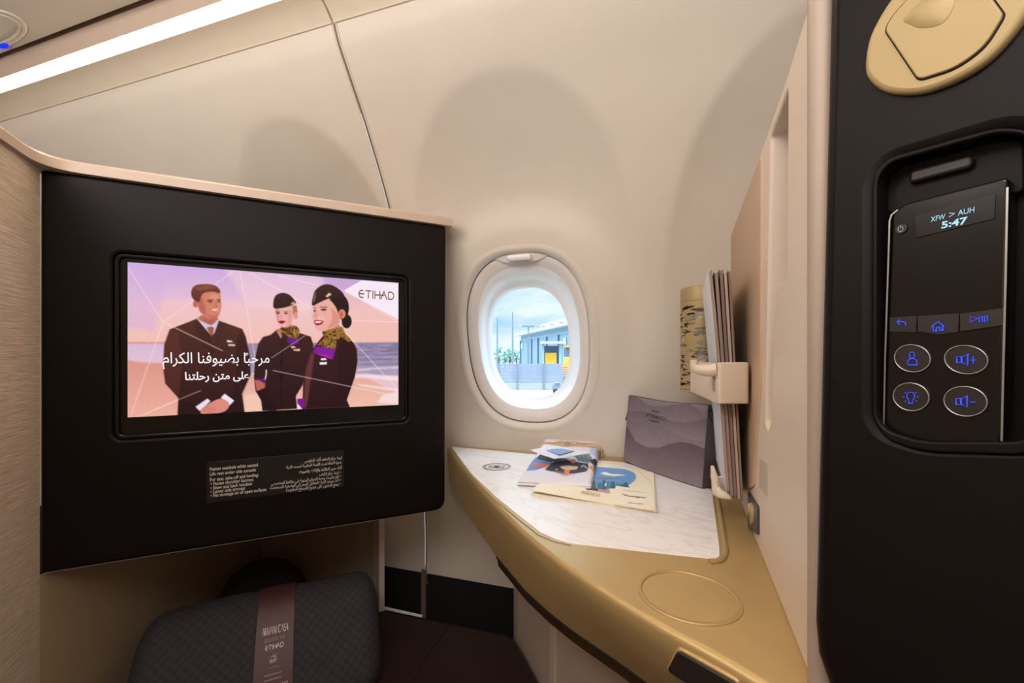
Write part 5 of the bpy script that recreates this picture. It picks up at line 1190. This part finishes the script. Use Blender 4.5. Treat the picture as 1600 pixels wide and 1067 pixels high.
# ------------------------------------------------------------------ outside the window
GZ = -4.2
def g(px, depth): return V((px - CX) / F * depth, depth, GZ)
M_apron = mat('pale_concrete_apron', (158, 154, 148), .9, var=.1, vscale=.6)
M_fence = mat('grey_blue_fence_panel', (140, 148, 166), .6, var=.05, vscale=3)
M_conc = mat('fence_concrete_plinth', (168, 170, 172), .9)
M_hang = mat('blue_grey_hangar_cladding', (142, 168, 194), .6)
M_hang2 = mat('dark_hangar_joint', (86, 108, 134), .6)
M_roof = mat('pale_hangar_roof', (206, 216, 222), .6)
M_pole = mat('galvanised_pole', (120, 136, 146), .5)
M_tree = mat('hazy_tree_leaves', (128, 166, 150), .9, var=.3, vscale=2)
M_trunk = mat('tree_bark', (88, 80, 72), .9)
M_yel = mat('yellow_airport_paint', (244, 176, 38), .5)
M_steel = mat('pale_blue_steel', (150, 178, 196), .5)
M_grass = mat('grass_verge', (120, 152, 112), .95, var=.2, vscale=1)
gnd = MB().add((lambda a: a)(loft([[V(x, y, GZ) for x in (-300, 300)] for y in (3, 20, 60, 400)], False))).build('ground', M_apron, smooth=False); struct(gnd)
vg = MB().add(box(g(735, 96) + ZZ * .01, XX, YY, ZZ, 30, 12, .12)).build('grass_verge', M_grass); tag(vg, 'strip of green grass below the trees outside the window', 'grass', kind='stuff')
# fence
fdp = 56
def zf(y, d): return (HY - y) / F * d
fen = thing('airfield_fence', 'grey blue slatted fence on concrete plinth outside the window', 'fence', g(825, fdp))
gs = GZ; fz1 = zf(568, fdp); fz0 = zf(599, fdp)
rows = 6
sl = MB(); xa, xb = g(730, fdp).x, g(905, fdp).x
for k in range(rows):
    za = fz0 + (fz1 - fz0) * k / rows; sl.add(box(V((xa + xb) / 2, fdp, za + .03), XX, YY, ZZ, xb - xa, .08, (fz1 - fz0) / rows - .025))
sl.build('slat_panel', M_fence, fen); 
MB().add(box(V((xa + xb) / 2, fdp, gs), XX, YY, ZZ, xb - xa, .3, fz0 - gs)).build('plinth', M_conc, fen)
for px in (750, 779, 808.5, 850, 890): MB().add(box(g(px, fdp - .3), XX, YY, ZZ, .16, .16, fz1 - gs + .05)).build('post', M_pole, fen)
# poles
for (px, ytop, d, nm, lab) in ((777, 497, 82, 'flag_pole', 'tall thin pole outside, left one of the two in the window'), (801, 487, 78, 'flag_pole', 'tall thin pole outside, nearer and taller one in the window')):
    p0 = g(px, d); o = MB().add(tube([p0, p0 + ZZ * (zf(ytop, d) - GZ)], [.22, .12], 8)).build(nm, M_pole); tag(o, lab, 'pole', 'poles outside the window')
d = 84; p0 = g(825.5, d); lpst = thing('apron_floodlight', 'lamp post with twin flat heads before the hangar outside', 'lamp post', p0)
tpz = zf(511, d) - GZ
MB().add(tube([p0, p0 + ZZ * tpz], [.2, .14], 8)).build('post', M_pole, lpst)
for s in (-1, 1): MB().add(box(p0 + ZZ * tpz + XX * (s * .62), XX, YY, ZZ, 1.1, .8, .3)).build('lamp_head', M_pole, lpst)
# trees
def tree(px, d, ytop, wpx, seed, lab):
    r = np.random.default_rng(seed); b = g(px, d); t_ = thing('tree', lab, 'tree', b, 'trees beyond the fence'); hh = zf(ytop, d) - GZ; w_ = wpx / F * d
    MB().add(tube([b, b + ZZ * hh * .5], [.35, .2], 8)).build('trunk', M_trunk, t_); m = MB()
    for k in range(22):
        c = b + XX * r.uniform(-.5, .5) * w_ + YY * r.uniform(-2, 2) + ZZ * (hh * (.28 + .55 * r.random())); R = w_ * r.uniform(.16, .28)
        rings = []
        for i in range(6):
            ph = math.pi * (i + .5) / 6; rings.append([c + Vector((math.cos(a) * math.sin(ph), math.sin(a) * math.sin(ph), math.cos(ph))) * R * r.uniform(.75, 1.2) for a in np.linspace(0, 2 * math.pi, 9, endpoint=False)])
        m.add(loft(rings, True, True, True))
    m.build('crown', M_tree, t_, smooth=False)
for i, (px, yt, wp, lab) in enumerate(((766, 540, 12, 'tree cut off by the left edge of the window pane'), (779, 535, 9, 'pointed tree behind the left thin pole'), (789, 544, 9, 'low tree between the two thin poles'), (797, 538, 10, 'round tree just left of the taller pole'), (807, 541, 10, 'tree between the taller pole and the hangar'))): tree(px, 130 + 9 * i, yt, wp, 20 + i, lab)
# hangar: side wall receding to the left
h0, h1 = at(814, HY, 130), at(960, HY, 70)
hd = (h1 - h0); hL = hd.length; hd.normalize(); hn = Vector((hd.y, -hd.x, 0)); hang = thing('hangar', 'blue grey hangar with pale roof outside the window', 'building', Vector((h0.x, h0.y, GZ + EYE)))
zt0 = zf(524, 130)
pb_ = lambda s, z, o=0: Vector((h0.x, h0.y, EYE)) + hd * (s * hL) + ZZ * z + hn * o
MB().add(loft([[pb_(s, GZ), pb_(s, zt0), pb_(s, zt0, -30), pb_(s, GZ, -30)] for s in (0, 1)], True, True, True)).build('wall', M_hang, hang, smooth=False)
MB().add(loft([[pb_(s, zt0 - .2, 1.6), pb_(s, zt0 + .5, 1.6), pb_(s, zt0 + 2.6, -10), pb_(s, zt0, -30)] for s in (-.02, 1)], True, True, True)).build('roof', M_roof, hang, smooth=False)
MB().add(loft([[pb_(s, zt0 - 1.7, .1), pb_(s, zt0 - 1.2, .1), pb_(s, zt0 - 1.2, -.1), pb_(s, zt0 - 1.7, -.1)] for s in (0, 1)], True, True, True)).build('fascia', M_steel, hang, smooth=False)
for s in (.0, .14, .2, .3, .42, .56, .68, .8): MB().add(box(pb_(s, GZ, .15), hd, hn, ZZ, .5, .3, zt0 - GZ - 1.7)).build('door_joint', M_hang2, hang)
for s in (.4, .5, .6, .7, .8): MB().add(box(pb_(s, zt0 + .9, -1), hd, hn, ZZ, 3.0, 4, .7)).build('roof_light', M_roof, hang)
for s in (.03, .63): MB().add(box(pb_(s, zt0 - 4.2, .2), hd, hn, ZZ, 1.4, .2, 1.6)).build('sign_board', M_roof, hang)
# boarding structure with yellow screen
d = 60; bs = thing('boarding_bridge', 'pale blue steel portal with yellow screen outside the window', 'portal', g(863, d))
zt_ = zf(535, d); z5 = zf(570, d)
for px in (848.5, 875, 880): MB().add(box(g(px, d), XX, YY, ZZ, .3, .4, zt_ - GZ)).build('column', M_steel, bs)
MB().add(box(V((863 - CX) / F * d, d, zt_ - .2), XX, YY, ZZ, 36 / F * d, 2.2, .3)).build('canopy', M_roof, bs)
MB().add(box(V((863 - CX) / F * d, d, z5 - .15), XX, YY, ZZ, 34 / F * d, 2.0, .2)).build('deck', M_roof, bs)
MB().add(box(V((861 - CX) / F * d, d + .4, zf(569, d)), XX, YY, ZZ, 18 / F * d, .15, (569 - 551) / F * d)).build('yellow_screen', M_yel, bs)
MB().add(box(V((863 - CX) / F * d, d + 1.0, zf(569, d)), XX, YY, ZZ, 26 / F * d, .1, (569 - 540) / F * d)).build('glazing', M_hang2, bs)
# yellow truck / stairs at the right edge of the pane
d = 40; tr_ = thing('airport_truck', 'yellow airport vehicle at the right edge of the window pane', 'truck', g(890, d))
MB().add(box(V((890 - CX) / F * d, d, zf(575, d)), XX, YY, ZZ, 15 / F * d, 2, 17 / F * d)).build('cab_body', M_yel, tr_)
MB().add(box(V((890 - CX) / F * d, d + .1, zf(557, d)), XX, YY, ZZ, 14 / F * d, 1.8, 14 / F * d)).build('cab_window', M_hang2, tr_)
MB().add(box(V((890 - CX) / F * d, d, zf(543, d)), XX, YY, ZZ, 16 / F * d, 2.1, 2.5 / F * d)).build('cab_roof', M_yel, tr_)
st = MB()
for k in range(6): st.add(box(V((881 + k * 1.4 - CX) / F * (d - 1), d - 1, zf(573 + k * 3.4, d - 1)), XX, YY, ZZ, .5, 1.2, .12))
st.build('steps', mat('orange_tread', (206, 150, 104), .7), tr_)
MB().add(box(V((888 - CX) / F * d, d + .2, GZ + .5), XX, YY, ZZ, .9, 1.6, zf(590, d) - GZ - .4)).build('chassis', M_pole, tr_)
for px in (885, 893): MB().add(tube([g(px, d - .9) + ZZ * .45, g(px, d - .6) + ZZ * .45], .45, 16)).build('wheel', M_cover2, tr_)
d = 50; tug = thing('tow_tug', 'small white ground vehicle beside the fence outside', 'vehicle', g(873, d))
MB().add(plate([rpoly([(-.75, .3), (.75, .3), (.75, .8), (.3, .95), (.1, 1.35), (-.5, 1.35), (-.75, .9)], .08)], Fr(g(873, d), (0, -1, 0)), 1.1, .05, front=.5)).build('body', M_pole, tug)
MB().add(plate([rpoly([(-.48, .95), (.1, .95), (-.0, 1.25), (-.46, 1.25)], .05)], Fr(g(873, d), (0, -1, 0)), .02, .0, front=.52)).build('cab_glass', M_hang2, tug)
for s in (-.45, .45): MB().add(tube([g(873, d) + XX * s + YY * -.55 + ZZ * .3, g(873, d) + XX * s + YY * -.3 + ZZ * .3], .3, 16)).build('wheel', M_cover2, tug)
